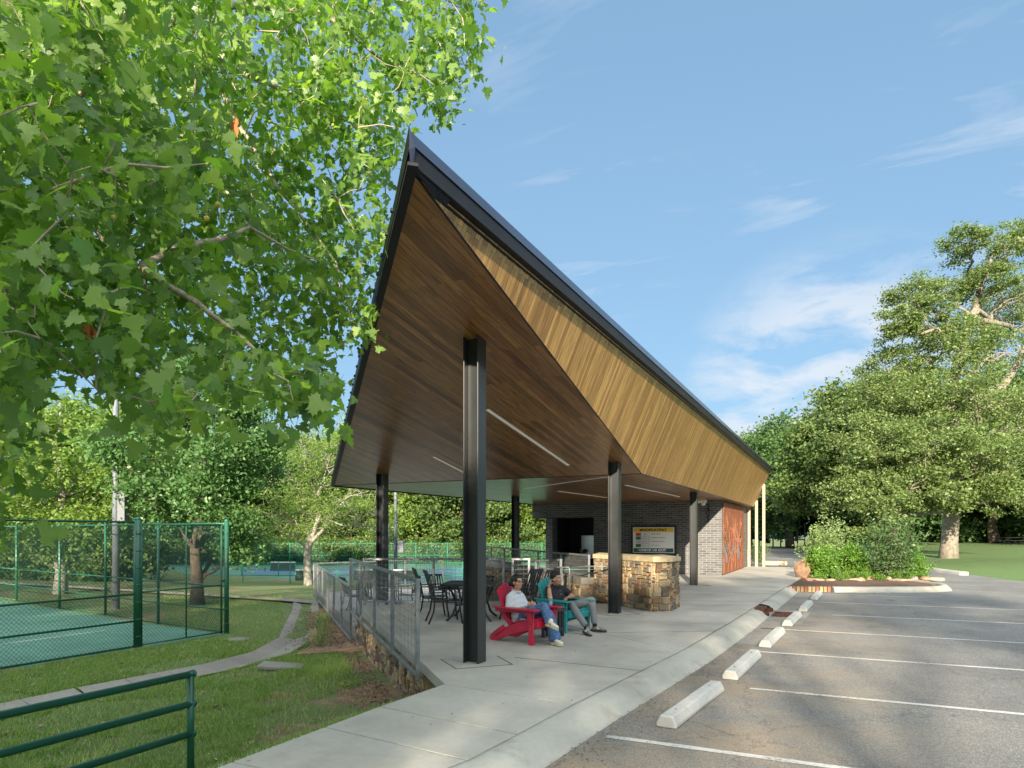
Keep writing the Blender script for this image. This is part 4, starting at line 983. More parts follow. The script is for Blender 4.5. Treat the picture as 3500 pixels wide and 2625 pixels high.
def patio_table(label, loc, yaw, w_=1.1):
    t = thing('patio_table', label, 'table', loc, yaw)
    m_ = MB(); n_ = 14
    for k in range(n_): m_.box((-w_ / 2 + .03 + (w_ - .06) * (k + .5) / n_, 0, .715), ((w_ - .06) / n_ - .012, w_ - .06, .016))
    for s in (-1, 1): m_.box((0, s * (w_ / 2 - .015), .71), (w_, .03, .04)); m_.box((s * (w_ / 2 - .015), 0, .71), (.03, w_ - .06, .038))
    m_.build('tabletop', M['chairm'], t)
    for a in range(4):
        c, s = [(1, 1), (1, -1), (-1, -1), (-1, 1)][a]; m_ = MB(); m_.tube([(c * .40, s * .40, .69), (c * .33, s * .33, .52), (c * .27, s * .27, .32), (c * .33, s * .33, .12), (c * .44, s * .44, 0)], .024, 7); m_.build('leg', M['chairm'], t)
    m_ = MB(); m_.bar((-.28, -.28, .3), (.28, .28, .3), .03, .03); m_.bar((-.28, .28, .27), (.28, -.28, .27), .03, .03); m_.build('stretcher', M['chairm'], t)
    return t
def look(a, b): return math.atan2(b[1] - a[1], b[0] - a[0])
tc1 = V(1614, 1821, 13.75); patio_table('square black slatted patio table just behind the front column', (tc1.x, tc1.y, 0), R(20))
for u, Z, tgt, lb in ((1478, 14.0, (1, .25), 'black slatted chair, left of the pair beside the front column'), (1520, 13.2, (1, .25), 'black slatted chair, right of the pair beside the front column')):
    p = V(u, 1821, Z); a = math.atan2(RD[1] * tgt[0] + VD[1] * tgt[1], RD[0] * tgt[0] + VD[0] * tgt[1]); slat_chair(lb, (p.x, p.y, 0), a)
for u, Z, lb in ((1778, 13.7, 'blue black slatted chair seen from behind between the two seated people'), (1834, 13.5, 'blue black slatted chair seen from behind, just left of the man')):
    p = V(u, 1821, Z); a = math.atan2(-RD[1] * .84 + .54 * VD[1], -RD[0] * .84 + .54 * VD[0]); slat_chair(lb, (p.x, p.y, 0), a)
# lower terrace sets
for (u, Z, nm, tgs) in ((1285, 21.6, 'the left hand table on the lower terrace', ((1390, 21.5), (1330, 23.0), (1210, 21.2), (1255, 20.2))), (1560, 21.0, 'the lower table behind the front column', ((1500, 22.3), (1640, 21.6), (1600, 19.9)))):
    p = V(u, 1821, Z); patio_table('dark slatted table, ' + nm, (p.x, p.y, -.65), R(35))
    for i, (uu, ZZ) in enumerate(tgs):
        q_ = V(uu, 1821, ZZ); pos = ['right of', 'behind', 'left of', 'in front of'] if len(tgs) == 4 else ['behind', 'right of', 'in front of']
        slat_chair('black slatted chair drawn up ' + pos[i] + ' ' + nm, (q_.x, q_.y, -.65), look(q_, p))

# ------------------------------------------------------------------ adirondack chairs
def adirondack(name, label, mt, loc, yaw):
    t = thing(name, label, 'chair', loc, yaw)
    for s in (-1, 1):
        m_ = MB(); m_.box((.30, s * .275, .265), (.10, .038, .53)); m_.bar((.30, s * .30, .34), (.30, s * .34, .52), .09, .03, up=(0, 1, 0)); m_.build('leg', mt, t, .006)
        # stringer: sloping side board, doubles as the rear leg
        m_ = MB(); P = [(.37, .26), (.37, .37), (.05, .335), (-.18, .26), (-.52, .115), (-.575, .055), (-.56, .0), (-.42, .0), (-.1, .135)]
        vs = [(x, s * .245 - .018, z) for x, z in P] + [(x, s * .245 + .018, z) for x, z in P]; n_ = len(P)
        m_.add(vs, [tuple(range(n_)), tuple(range(2 * n_ - 1, n_ - 1, -1))] + [((k + 1) % n_, k, n_ + k, n_ + (k + 1) % n_) for k in range(n_)]); m_.build('rear_leg', mt, t, .006)
        m_ = MB(); P = [(-.50, s * .235), (-.52, s * .31), (.05, s * .26 if False else s * .235), (.2, s * .225), (.43, s * .235), (.46, s * .28), (.44, s * .36), (.38, s * .385), (.1, s * .385), (-.3, s * .35), (-.5, s * .325)]
        P = [(-.47, s * .25), (.15, s * .225), (.43, s * .232), (.46, s * .28), (.44, s * .36), (.38, s * .385), (.1, s * .385), (-.3, s * .34), (-.48, s * .30)]
        m_.prism(P, .53, .556); m_.build('armrest', mt, t, .005)
        m_ = MB(); m_.bar((.28, s * .30, .505), (-.42, s * .29, .505), .022, .05); m_.build('arm_support', mt, t, .004)
        m_ = MB(); m_.bar((-.26, s * .262, .24), (-.46, s * .262, .11), .03, .07); m_.bar((-.14, s * .21, .25), (-.40, s * .22, .52), .03, .07); m_.build('brace', mt, t, .004)
    m_ = MB(); n_ = 7
    zs = lambda x: .375 - .0 + (-.10 * (.37 - x) if x > .05 else -.032 - .31 * (.05 - x))
    for k in range(n_):
        x1 = .37 - k * .078; x0 = x1 - .068; m_.bar(((x0 + x1) / 2, -.265, (zs(x0) + zs(x1)) / 2 + .012), ((x0 + x1) / 2, .265, (zs(x0) + zs(x1)) / 2 + .012), .068, .024, up=(zs(x0) - zs(x1), 0, .068))
    m_.box((.385, 0, .315), (.022, .50, .115)); m_.build('seat', mt, t, .005)
    # fan back of seven boards
    m_ = MB(); B0 = Vector((-.16, 0, .20)); tl = Vector((-.40, 0, 1)).normalized(); nn = Vector((1, 0, .40)).normalized()
    for k in range(-3, 4):
        y0 = k * .064; y1 = k * .082; L_ = .765 - .0075 * k * k
        hw0, hw1 = .029, .037
        p = [B0 + Vector((0, y0 - hw0, 0)), B0 + Vector((0, y0 + hw0, 0)), B0 + tl * (L_ - .035 if k > 0 else L_) + Vector((0, y1 + hw1, 0)), B0 + tl * (L_ - .035 if k < 0 else L_) + Vector((0, y1 - hw1, 0))]
        if k > 0: p[2] = B0 + tl * (L_ - .016 * k) + Vector((0, y1 + hw1, 0)); p[3] = B0 + tl * L_ + Vector((0, y1 - hw1, 0))
        if k < 0: p[3] = B0 + tl * (L_ + .016 * k) + Vector((0, y1 - hw1, 0)); p[2] = B0 + tl * L_ + Vector((0, y1 + hw1, 0))
        vs = [q_ + nn * .011 for q_ in p] + [q_ - nn * .011 for q_ in p]
        m_.add(vs, [(0, 1, 2, 3), (7, 6, 5, 4), (0, 4, 5, 1), (1, 5, 6, 2), (2, 6, 7, 3), (3, 7, 4, 0)])
    m_.build('backrest', mt, t, .004)
    m_ = MB(); m_.bar((-.35, -.30, .52), (-.35, .30, .52), .03, .07); m_.bar((-.46, -.24, .83) if False else (-.425, -.2, .78), (-.425, .2, .78), .025, .05); m_.build('back_brace', mt, t, .004)
    m_ = MB()
    for s in (-1, 1):
        for x, z in ((.30, .30), (.30, .25), (-.44, .10), (-.3, .19), (-.52, .05), (.27, .505), (-.40, .505)): m_.ell((x, s * (.298 if x > .28 else .27 if z < .4 else .314), z), (.008, .005, .008), 6, 4)
    m_.build('bolt', M['galv'], t)
    return t
YR, YT = math.atan2(-.24, .97), math.atan2(-.42, .91)
ra = adirondack('adirondack_chair', 'red poly lumber adirondack chair holding the woman in the striped shirt', M['redp'], (-4.53, 9.91, 0), YR)
ta = adirondack('adirondack_chair', 'teal poly lumber adirondack chair holding the man in the black shirt', M['tealp'], (-4.47, 11.37, 0), YT)
m_ = MB()
for k in range(16): m_.tube([(.36, -.30, .50 - k * .018), (.362 + (.004 if k % 2 else -.004), -.302, .485 - k * .018)], .0035, 5)
m_.box((.365, -.302, .19), (.012, .004, .055)); m_.build('chain', M['galv'], ra)
tb = thing('side_table', 'round black side table between the red and the teal chair', 'table', (-4.33, 10.50, 0), R(10))
m_ = MB(); m_.lathe([(0, .44), (.235, .44), (.24, .45), (.235, .462), (0, .462)], n=24); m_.build('tabletop', M['blackp'], tb)
m_ = MB(); m_.lathe([(0, .13), (.18, .13), (.18, .15), (0, .15)], n=20); m_.build('shelf', M['blackp'], tb)
for a in range(4): m_ = MB(); c, s = math.cos(a * 1.571 + .78), math.sin(a * 1.571 + .78); m_.box((c * .19, s * .19, .22), (.05, .035, .44), rz=a * 1.571 + .78); m_.build('leg', M['blackp'], tb, .004)
bt = thing('water_bottle', 'clear plastic water bottle standing on the round black side table', 'bottle', (-4.34, 10.42, .462))
def glass():
    m, n, l, b = newmat('clear_pet_plastic'); b.inputs['Base Color'].default_value = (.9, .95, .97, 1); b.inputs['Transmission Weight'].default_value = .85; b.inputs['Roughness'].default_value = .12; b.inputs['IOR'].default_value = 1.3; return m
m_ = MB(); m_.lathe([(0, 0), (.03, 0), (.032, .01), (.029, .03), (.032, .05), (.029, .065), (.032, .08), (.032, .14), (.022, .17), (.013, .185), (.013, .195)], n=16); m_.build('body', glass(), bt)
m_ = MB(); m_.lathe([(0, .192), (.015, .192), (.015, .208), (0, .209)], n=12); m_.build('cap', M['white'], bt)
m_ = MB(); m_.lathe([(.0325, .085), (.0325, .135)], n=16); m_.build('label_band', simple('blue_white_label', (.25, .42, .65), .4, 0, .5, 60), bt)

# ------------------------------------------------------------------ people
def capsule(mb, p0, p1, r0, r1, n=14):
    p0 = Vector(p0); p1 = Vector(p1); d = p1 - p0; ln = max(1e-4, d.length); d = d / ln; pts = []; rr = []
    for k in range(6): t = -math.pi / 2 + math.pi / 2 * k / 5; pts.append(p0 + d * (r0 * math.sin(t))); rr.append(max(.001, r0 * math.cos(t)))
    for k in range(6): t = math.pi / 2 * k / 5; pts.append(p1 + d * (r1 * math.sin(t))); rr.append(max(.001, r1 * math.cos(t)))
    mb.tube(pts, rr, n)
def orient(rx=0, ry=0, rz=0): return (Matrix.Rotation(rz, 3, 'Z') @ Matrix.Rotation(ry, 3, 'Y') @ Matrix.Rotation(rx, 3, 'X'))
def blob(name, parts, mt, parent, vox=.008, smooth=4, post=None):
    mb = MB()
    for q_ in parts:
        if q_[0] == 'c': capsule(mb, *q_[1:])
        elif q_[0] == 'p':
            for (a, ra_), (b, rb_) in zip(q_[1][:-1], q_[1][1:]): capsule(mb, a, b, ra_, rb_)
        elif q_[0] == 'b': mb.box(q_[1], q_[2], M=Matrix.Translation(Vector(q_[1])) @ q_[3].to_4x4() if len(q_) > 3 else None)
        else: mb.ell(q_[1], q_[2], 18, 12, M=q_[3] if len(q_) > 3 else None)
    me = mb.mesh(name, mt); o = bpy.data.objects.new(name, me); COL.objects.link(o)
    r_ = o.modifiers.new('r', 'REMESH'); r_.mode = 'VOXEL'; r_.voxel_size = vox; r_.use_smooth_shade = True
    if smooth: s_ = o.modifiers.new('s', 'SMOOTH'); s_.factor = .5; s_.iterations = smooth
    bpy.context.view_layer.update()
    m2 = bpy.data.meshes.new_from_object(o.evaluated_get(bpy.context.evaluated_depsgraph_get())); bpy.data.objects.remove(o)
    m2.materials.clear()
    for q_ in (mt if isinstance(mt, (list, tuple)) else [mt]): m2.materials.append(q_)
    if post: post(m2)
    m2.polygons.foreach_set('use_smooth', [True] * len(m2.polygons))
    return link(name, m2, parent)
def skin(name, c):
    m, n, l, b = newmat(name); f = nz(n, l, 25, 5)
    l.new(ramp(n, l, f, [(.3, tuple(x * .9 for x in c)), (.7, tuple(x * 1.08 for x in c))]), b.inputs['Base Color']); b.inputs['Roughness'].default_value = .5
    b.inputs['Subsurface Weight'].default_value = .08; b.inputs['Subsurface Radius'].default_value = (.02, .008, .004); return m
SK1 = skin('skin_tan', (.50, .27, .17)); SK2 = skin('skin_olive', (.46, .25, .155))
def stripes():
    m, n, l, b = newmat('striped_shirt_cloth'); c = n.new('ShaderNodeTexCoord'); wv = n.new('ShaderNodeTexWave'); wv.inputs['Scale'].default_value = 32; wv.inputs['Distortion'].default_value = 1.2; wv.inputs['Detail'].default_value = 1; wv.inputs['Detail Scale'].default_value = .3; wv.bands_direction = 'DIAGONAL'
    l.new(c.outputs['Object'], wv.inputs['Vector']); l.new(ramp(n, l, wv.outputs['Fac'], [(.0, (.30, .36, .47)), (.42, (.66, .67, .68)), (1, (.72, .72, .71))]), b.inputs['Base Color']); b.inputs['Roughness'].default_value = .85
    bump(n, l, nz(n, l, 9, 5, .7), .5, .03, b); return m
MSH = stripes(); MJE = simple('blue_denim', (.075, .15, .30), .85, 0, .55, 22, .5, 30); MPO = simple('black_polo_cloth', (.014, .015, .019), .8, 0, .2, 20, .5, 12); MGR = simple('grey_trouser_cloth', (.20, .20, .205), .85, 0, .15, 20, .6, 9)
HAIR = simple('black_hair', (.012, .010, .010), .38, 0, .3, 90, .8, 120); SHO = simple('cream_shoe', (.72, .68, .56), .5, 0, .06); SOLE = simple('tan_sole', (.60, .52, .36), .6); SHG = simple('grey_suede_shoe', (.24, .23, .21), .85, 0, .1, 20); SOB = simple('dark_sole', (.05, .045, .045), .7); LAC = simple('white_lace', (.75, .75, .73), .7)
EYW = simple('eye_white', (.7, .68, .65), .25, 0, .02); EYD = simple('eye_dark', (.02, .012, .01), .2); LIP = simple('lip_rose', (.45, .15, .12), .5); TEE = simple('teeth_white', (.85, .83, .78), .3, 0, .02)
def hand_parts(w0, d, nrm, curl=.9, L_=1.0):
    """palm and five digits: wrist w0, pointing d, palm normal nrm (fingers curl toward it)"""
    d = Vector(d).normalized(); nrm = Vector(nrm); nrm = (nrm - d * nrm.dot(d)).normalized(); s = d.cross(nrm); P = []
    Mx = Matrix((s, d, nrm)).transposed(); pc = Vector(w0) + d * .048 * L_
    P.append(('e', pc, (.040 * L_, .052 * L_, .015), Mx))
    for k, (off_, ln, r_) in enumerate(((-.028, .066, .0080), (-.0095, .075, .0084), (.0095, .071, .0082), (.027, .055, .0074))):
        a = Vector(w0) + d * .085 * L_ + s * off_; ang = 0; pts = [(a - d * .02, r_ + .001), (a, r_ + .0008)]
        for j, seg in enumerate((.42, .32, .26)):
            ang += curl * (.55, .6, .5)[j] + k * .03; a = a + (d * math.cos(ang) + nrm * math.sin(ang)) * (ln * seg) + s * (.1 * off_ * seg); pts.append((a, r_ * (.97, .92, .84)[j]))
        P.append(('p', pts))
    a = Vector(w0) + d * .022 * L_ - s * .030; b_ = a + (d * .6 - s * .75 + nrm * .3).normalized() * .036; c = b_ + (d * .85 - s * .2 + nrm * .45).normalized() * .028
    P.append(('p', [(a, .0125), (b_, .0105), (c, .0085)])); return P
def head_parts(c, f, tilt=0):
    """skull, face, jaw, nose, ears, lips round head centre c; f = facing direction"""
    c = Vector(c); f = Vector(f).normalized(); up_ = Vector((0, 0, 1)); s = up_.cross(f).normalized(); u2 = f.cross(s); Mx = Matrix((f, s, u2)).transposed()
    q_ = lambda a, b, e: c + f * a + s * b + u2 * e
    P = [('e', q_(-.012, 0, .028), (.094, .074, .086), Mx), ('e', q_(.022, 0, -.02), (.066, .060, .082), Mx), ('e', q_(.048, 0, -.088), (.030, .034, .024), Mx),
         ('e', q_(.02, 0, -.07), (.055, .052, .038), Mx), ('c', q_(.078, 0, .012), q_(.104, 0, -.024), .009, .0125), ('e', q_(.098, 0, -.028), (.012, .016, .009), Mx),
         ('e', q_(.080, 0, -.056), (.013, .024, .006), Mx), ('e', q_(.079, 0, -.067), (.013, .021, .007), Mx), ('e', q_(.072, 0, .030), (.022, .045, .010), Mx)]
    for b in (-1, 1): P += [('e', q_(-.004, b * .076, -.012), (.018, .009, .030), Mx), ('e', q_(.055, b * .040, -.025), (.026, .022, .024), Mx)]
    return P, q_, Mx
def face_bits(parent, q_, Mx, smile=False, glasses=False):
    for b in (-1, 1):
        m_ = MB(); m_.ell(q_(.073, b * .031, .006), (.010, .0135, .0075), 10, 8, 0, Mx); m_.ell(q_(.0815, b * .031 , .006), (.004, .0058, .0058), 8, 6, 1, Mx)
        m_.build('eye', [EYW, EYD], parent)
        m_ = MB(); m_.tube([q_(.084, b * .014, .024), q_(.084, b * .032, .030), q_(.070, b * .050, .024)], .0035, 5); m_.build('eyebrow', HAIR, parent)
    m_ = MB(); m_.tube([q_(.078, -.026, -.058), q_(.0905, -.010, -.063), q_(.0925, 0, -.064), q_(.0905, .010, -.063), q_(.078, .026, -.058)], [.002, .0052, .0055, .0052, .002], 6); m_.build('mouth', LIP, parent)
    if smile: m_ = MB(); m_.tube([q_(.086, -.017, -.0605), q_(.0955, 0, -.0635), q_(.086, .017, -.0605)], .0033, 6); m_.build('teeth', TEE, parent)
    if glasses:
        m_ = MB()
        for b in (-1, 1):
            m_.tube([q_(.094, b * .032, .006) + (q_(0, math.cos(t) * .021, math.sin(t) * .016) - q_(0, 0, 0)) for t in np.linspace(0, 6.283, 16)], .0018, 4, cap=False); m_.tube([q_(.093, b * .053, .012), q_(.0, b * .082, .010)], .0018, 4)
        m_.tube([q_(.095, -.011, .010), q_(.095, .011, .010)], .0018, 4); m_.build('glasses', EYD, parent)
def shoe(name, heel, toe, up_, m1, m2, parent, L_=.285, laces=True, stripe=None):
    """sneaker from heel to toe; up_ = away from the sole"""
    heel = Vector(heel); d = (Vector(toe) - heel).normalized(); u_ = Vector(up_); u_ = (u_ - d * u_.dot(d)).normalized(); s = u_.cross(d); Mx = Matrix((d, s, u_)).transposed()
    P = lambda a, b, e: heel + d * a + s * b + u_ * e
    o = blob(name, [('e', P(.06, 0, .050), (.060, .038, .048), Mx), ('e', P(.15, 0, .045), (.085, .043, .036), Mx), ('e', P(.215, 0, .038), (.062, .046, .030), Mx), ('c', P(.055, 0, .055), P(.075, 0, .095), .040, .036)], m1, parent, .006, 3)
    m_ = MB(); prof = [(-.012, .030), (.02, .038), (.07, .037), (.12, .036), (.17, .044), (.22, .047), (.262, .036), (.283, .015)]
    out = [(a, w_) for a, w_ in prof] + [(a, -w_) for a, w_ in prof[::-1]]; n_ = len(out)
    vs = [P(a, b, 0) for a, b in out] + [P(a, b * 1.02, .026) for a, b in out]
    m_.add(vs, [tuple(range(n_)), tuple(range(2 * n_ - 1, n_ - 1, -1))] + [(k, (k + 1) % n_, n_ + (k + 1) % n_, n_ + k) for k in range(n_)]); m_.build('sole', m2, o, .005)
    m_ = MB()
    for k in range(5): a = .105 + k * .019; z = .088 - k * .007; m_.tube([P(a, -.022, z - .010), P(a + .004, 0, z), P(a, .022, z - .010)], .0035, 5)
    for b in (-1, 1): m_.tube([P(.10, 0, .092), P(.095, b * .022, .10), P(.11, b * .034, .085)], .003, 5)
    m_.build('lace', LAC, o)
    if stripe is not None:
        m_ = MB()
        for b in (-1, 1):
            if stripe == 'N':
                for a0, e0, a1, e1 in ((.115, .035, .125, .072), (.125, .072, .15, .036), (.15, .036, .16, .068)): m_.bar(P(a0, b * .0475, e0), P(a1, b * .044, e1), .006, .010, up=s)
            else:
                m_.bar(P(.06, b * .041, .048), P(.115, b * .0455, .062), .005, .016, up=s); m_.bar(P(.125, b * .046, .038), P(.15, b * .044, .058), .005, .012, up=s)
        m_.build('side_mark', LAC if stripe == 'N' else EYD, o)
    return o
# woman, seated in the red chair (chair space: +x forward)
wo = thing('person', 'woman with dark bun, glasses, striped shirt and blue jeans sitting in the red chair', 'person', (-4.53, 9.91, 0), YR)
hc = Vector((-.20, -.01, .935)); hf = Vector((.98, -.05, -.02))
hp, hq, hM = head_parts(hc, hf)
B = list(hp)
B += [('p', [((-.235, 0, .72), .055), ((-.215, 0, .80), .049), ((-.20, 0, .87), .050)]), ('e', (-.22, 0, .60), (.09, .13, .16)), ('e', (-.12, 0, .40), (.11, .14, .10))]
B += [('p', [((-.25, -.155, .70), .045), ((-.20, -.215, .53), .04), ((-.05, -.19, .55), .034), ((.055, -.05, .595), .024)]), ('p', [((-.25, .155, .70), .045), ((-.18, .205, .54), .04), ((-.04, .17, .55), .034), ((.06, .05, .590), .024)])]
B += hand_parts((.055, -.045, .597), (.75, .5, .1), (.2, .8, -.3), 1.0); B += hand_parts((.06, .045, .590), (.75, -.5, .15), (.3, -.8, .1), 1.1)
B += [('p', [((-.08, -.09, .38), .075), ((.36, -.05, .58), .050), ((.49, -.08, .40), .036), ((.525, -.09, .33), .032)]), ('p', [((-.08, .09, .38), .075), ((.36, .10, .46), .050), ((.50, .02, .20), .038), ((.52, .0, .08), .034)]), ('p', [((.515, -.09, .35), .03), ((.60, -.115, .33), .028)]), ('p', [((.51, .0, .06), .03), ((.62, -.02, .05), .026)])]
blob('body', B, SK1, wo, .0065, 2)
face_bits(wo, hq, hM, True, True)
blob('hair', [('e', hq(-.028, 0, .040), (.096, .083, .086), hM), ('e', hq(.02, 0, .085), (.055, .062, .032), hM), ('e', hq(-.05, 0, -.02), (.062, .076, .07), hM), ('e', hq(-.125, 0, -.03), (.045, .05, .05), hM), ('e', hq(.03, .065, .045), (.035, .016, .035), hM), ('e', hq(.03, -.065, .045), (.035, .016, .035), hM)], HAIR, wo, .006, 2)
blob('shirt', [('e', (-.235, 0, .66), (.105, .165, .10)), ('e', (-.185, 0, .54), (.125, .165, .15)), ('e', (-.11, 0, .40), (.17, .185, .10)), ('e', (.0, 0, .36), (.14, .17, .06)), ('e', (-.16, -.0, .33), (.10, .17, .07)),
     ('p', [((-.245, -.14, .695), .064), ((-.21, -.21, .53), .058), ((-.06, -.185, .55), .050), ((.03, -.09, .585), .040)]), ('p', [((-.245, .14, .695), .064), ((-.19, .20, .54), .058), ((-.05, .165, .55), .050), ((.035, .08, .58), .040)]), ('p', [((-.245, -.10, .74), .045), ((-.225, 0, .765), .058), ((-.245, .10, .74), .045)])], MSH, wo, .009, 3)
m_ = MB(); m_.tube([(-.235 + .068 * math.cos(t) + .012, .066 * math.sin(t), .795 - .02 * math.cos(t)) for t in np.linspace(-2.9, 2.9, 14)], .013, 6); m_.build('collar', MSH, wo)
blob('jeans', [('e', (-.06, 0, .37), (.14, .165, .085)), ('p', [((-.04, -.085, .39), .088), ((.18, -.07, .50), .080), ((.37, -.05, .585), .072), ((.455, -.07, .46), .072), ((.505, -.085, .37), .082)]),
     ('p', [((-.04, .085, .38), .088), ((.2, .10, .44), .080), ((.36, .10, .455), .070), ((.46, .045, .28), .080), ((.53, .01, .115), .100)])], MJE, wo, .009, 2)
shoe('shoe', (.475, -.115, .30), (.74, -.20, .27), (.30, .10, .9), SHO, SOLE, wo, stripe='bar'); shoe('shoe', (.49, .0, .012), (.76, -.09, .012), (0, 0, 1), SHO, SOLE, wo, stripe='bar')
m_ = MB(); m_.tube([(.04 + .028 * math.cos(t) * .5, -.065 + .028 * math.cos(t), .59 + .028 * math.sin(t)) for t in np.linspace(0, 6.283, 14)], .003, 5); m_.build('bracelet', M['white'], wo)
# man, seated in the teal chair
mn = thing('person', 'man with curly black hair, black polo and grey trousers sitting in the teal chair', 'person', (-4.47, 11.37, 0), YT)
hc = Vector((-.16, -.05, .905)); hf = Vector((.84, .50, -.02))
hp, hq, hM = head_parts(hc, hf); B = list(hp)
B += [('p', [((-.22, 0, .70), .065), ((-.195, -.02, .78), .060), ((-.165, -.045, .85), .058)]), ('e', (-.20, 0, .56), (.10, .15, .18)), ('e', (-.10, 0, .38), (.12, .15, .10))]
eR, wR = (-.05, -.29, .575), (-.165, -.215, .79)
B += [('p', [((-.23, -.18, .69), .052), (eR, .043)]), ('p', [(eR, .043), ((-.11, -.26, .68), .038), (wR, .027)])]; B += hand_parts(wR, (.10, .22, .9), (.35, .75, -.1), 1.1)
eL, wL = (-.08, .28, .575), (.085, .02, .585)
B += [('p', [((-.23, .18, .69), .052), (eL, .043)]), ('p', [(eL, .042), ((.0, .16, .575), .038), (wL, .026)])]; B += hand_parts(wL, (.3, -.9, -.05), (.2, 0, -.9), .6)
kR, aR = (.35, -.16, .49), (.66, -.12, .13); kL, aL = (.36, .33, .53), (.50, .255, .13)
B += [('p', [((-.06, -.09, .38), .08), (kR, .055), (aR, .036)]), ('p', [((-.06, .09, .38), .08), (kL, .055), (aL, .036)])]
blob('body', B, SK2, mn, .0065, 2)
face_bits(mn, hq, hM)
HP = [('e', hq(-.028, 0, .045), (.092, .080, .080), hM), ('e', hq(.02, 0, .09), (.062, .066, .034), hM), ('e', hq(-.06, 0, -.01), (.045, .07, .06), hM)]
hr_ = random.Random(2)
for k in range(170):
    a, e = hr_.uniform(0, 6.283), hr_.uniform(.15, 1.45)
    if math.cos(a) > .3 and e < .75: continue
    HP.append(('e', hq(-.02 + .092 * math.cos(a) * math.cos(e), .080 * math.sin(a) * math.cos(e), .045 + .085 * math.sin(e)), (.011, .011, .011), hM))
blob('hair', HP, HAIR, mn, .0045, 0)
blob('polo_shirt', [('e', (-.225, 0, .65), (.115, .195, .11)), ('e', (-.18, 0, .53), (.13, .175, .16)), ('e', (-.10, 0, .39), (.15, .175, .085)), ('p', [((-.235, -.165, .70), .074), ((-.15, -.235, .64), .066)]), ('p', [((-.235, .165, .70), .074), ((-.15, .245, .63), .066)]), ('p', [((-.23, -.10, .75), .045), ((-.20, -.01, .755), .062), ((-.23, .10, .75), .045)])], MPO, mn, .009, 3)
m_ = MB(); m_.tube([(-.20 + .074 * math.cos(t) + .01, -.015 + .072 * math.sin(t), .785 - .022 * math.cos(t)) for t in np.linspace(-2.8, 2.8, 14)], .014, 6); m_.build('collar', MPO, mn)
m_ = MB()
for k in range(2): m_.ell((-.098 + k * .022, -.01, .69 - k * .06), (.006, .006, .006), 6, 4)
m_.build('button', LAC, mn)
blob('trousers', [('e', (-.07, 0, .375), (.14, .17, .09)), ('p', [((-.03, -.09, .39), .092), ((.16, -.13, .44), .082), (kR, .068), ((.50, -.14, .31), .060), ((.635, -.122, .165), .055)]), ('p', [((-.03, .09, .39), .092), ((.17, .21, .46), .082), (kL, .068), ((.43, .29, .33), .062), ((.49, .26, .165), .056)])], MGR, mn, .009, 2)
for a_ in (aR, aL): m_ = MB(); m_.tube([Vector(a_) + Vector((-.01, 0, .05)), Vector(a_) + Vector((.01, 0, -.04))], .043, 10); m_.build('sock', EYD, mn)
shoe('shoe', (.60, -.115, .025), (.84, -.21, .0), (.25, 0.25, 1), SHG, SOB, mn, stripe='N'); shoe('shoe', (.44, .24, .008), (.68, .33, .008), (0, 0, 1), SHG, SOB, mn, stripe='N')
m_ = MB(); 
for off_ in (0, .035):
    c0 = Vector(wR).lerp(Vector(eR), .12 + off_ * 3); dd = (Vector(wR) - Vector(eR)).normalized(); a_ = dd.orthogonal().normalized(); b_ = dd.cross(a_); m_.tube([c0 + (a_ * math.cos(t) + b_ * math.sin(t)) * (.031 + off_ * .05) for t in np.linspace(0, 6.283, 14)], .004, 5)
m_.build('wristband', EYD, mn)
# wheel stops
def wheel_stop(label, p, yaw, L_=1.83):
    t = MB(); prof = [(-.10, 0), (-.10, .035), (-.062, .115), (.062, .115), (.10, .035), (.10, 0)]; n_ = len(prof); vs = []
    ys_ = [0, .015, .5, 1.2, L_ - .015, L_]
    for y in ys_:
        s_ = .93 if y in (0, L_) else 1
        for x, z in prof: vs.append((x * s_ + hrng.uniform(-.003, .003) + .1, y, z * (.97 if s_ < 1 else 1) + (hrng.uniform(-.003, .003) if z else 0)))
    fs = [((k + 1) % n_ + i * n_, k + i * n_, k + (i + 1) * n_, (k + 1) % n_ + (i + 1) * n_) for i in range(len(ys_) - 1) for k in range(n_)] + [tuple(range(n_)), tuple(range(len(vs) - 1, len(vs) - n_ - 1, -1))]
    t.add(vs, fs); o = t.build('wheel_stop', M['stop'], None, .012); o.location = p; o.rotation_euler = (0, 0, yaw)
    tag(o, label, 'wheel stop', 'concrete wheel stops along the kerb')
    h = MB()
    for y in (.3, L_ - .3): h.lathe([(0, .117), (.014, .117), (.014, .112)], (.1, y, 0), 10)
    h.build('bolt_hole', M['dark'], o); return o
WS = [((-1.62, 6.53), 'nearest concrete wheel stop, at the bottom edge of the lot'), ((-1.39, 9.02), 'second nearest concrete wheel stop, with a pale tan patch on top'), ((-1.24, 11.8), 'third nearest concrete wheel stop, midway along the dusty kerb strip'),
      ((-1.10, 14.7), 'concrete wheel stop just nearer than the storm drain grate'), ((-.95, 17.6), 'concrete wheel stop just beyond the storm drain grate'), ((-.82, 20.8), 'farthest concrete wheel stop, next to the planting bed kerb')]
for i, (p, lb) in enumerate(WS):
    nx_ = WS[min(i + 1, 5)][0]; pv = WS[max(i - 1, 0)][0]; ang = math.atan2(nx_[1] - p[1], nx_[0] - p[0]) - R(90) if i < 5 else math.atan2(p[1] - pv[1], p[0] - pv[0]) - R(90)
    wheel_stop(lb, (p[0], p[1], LOTZ + .002), ang, 1.83)
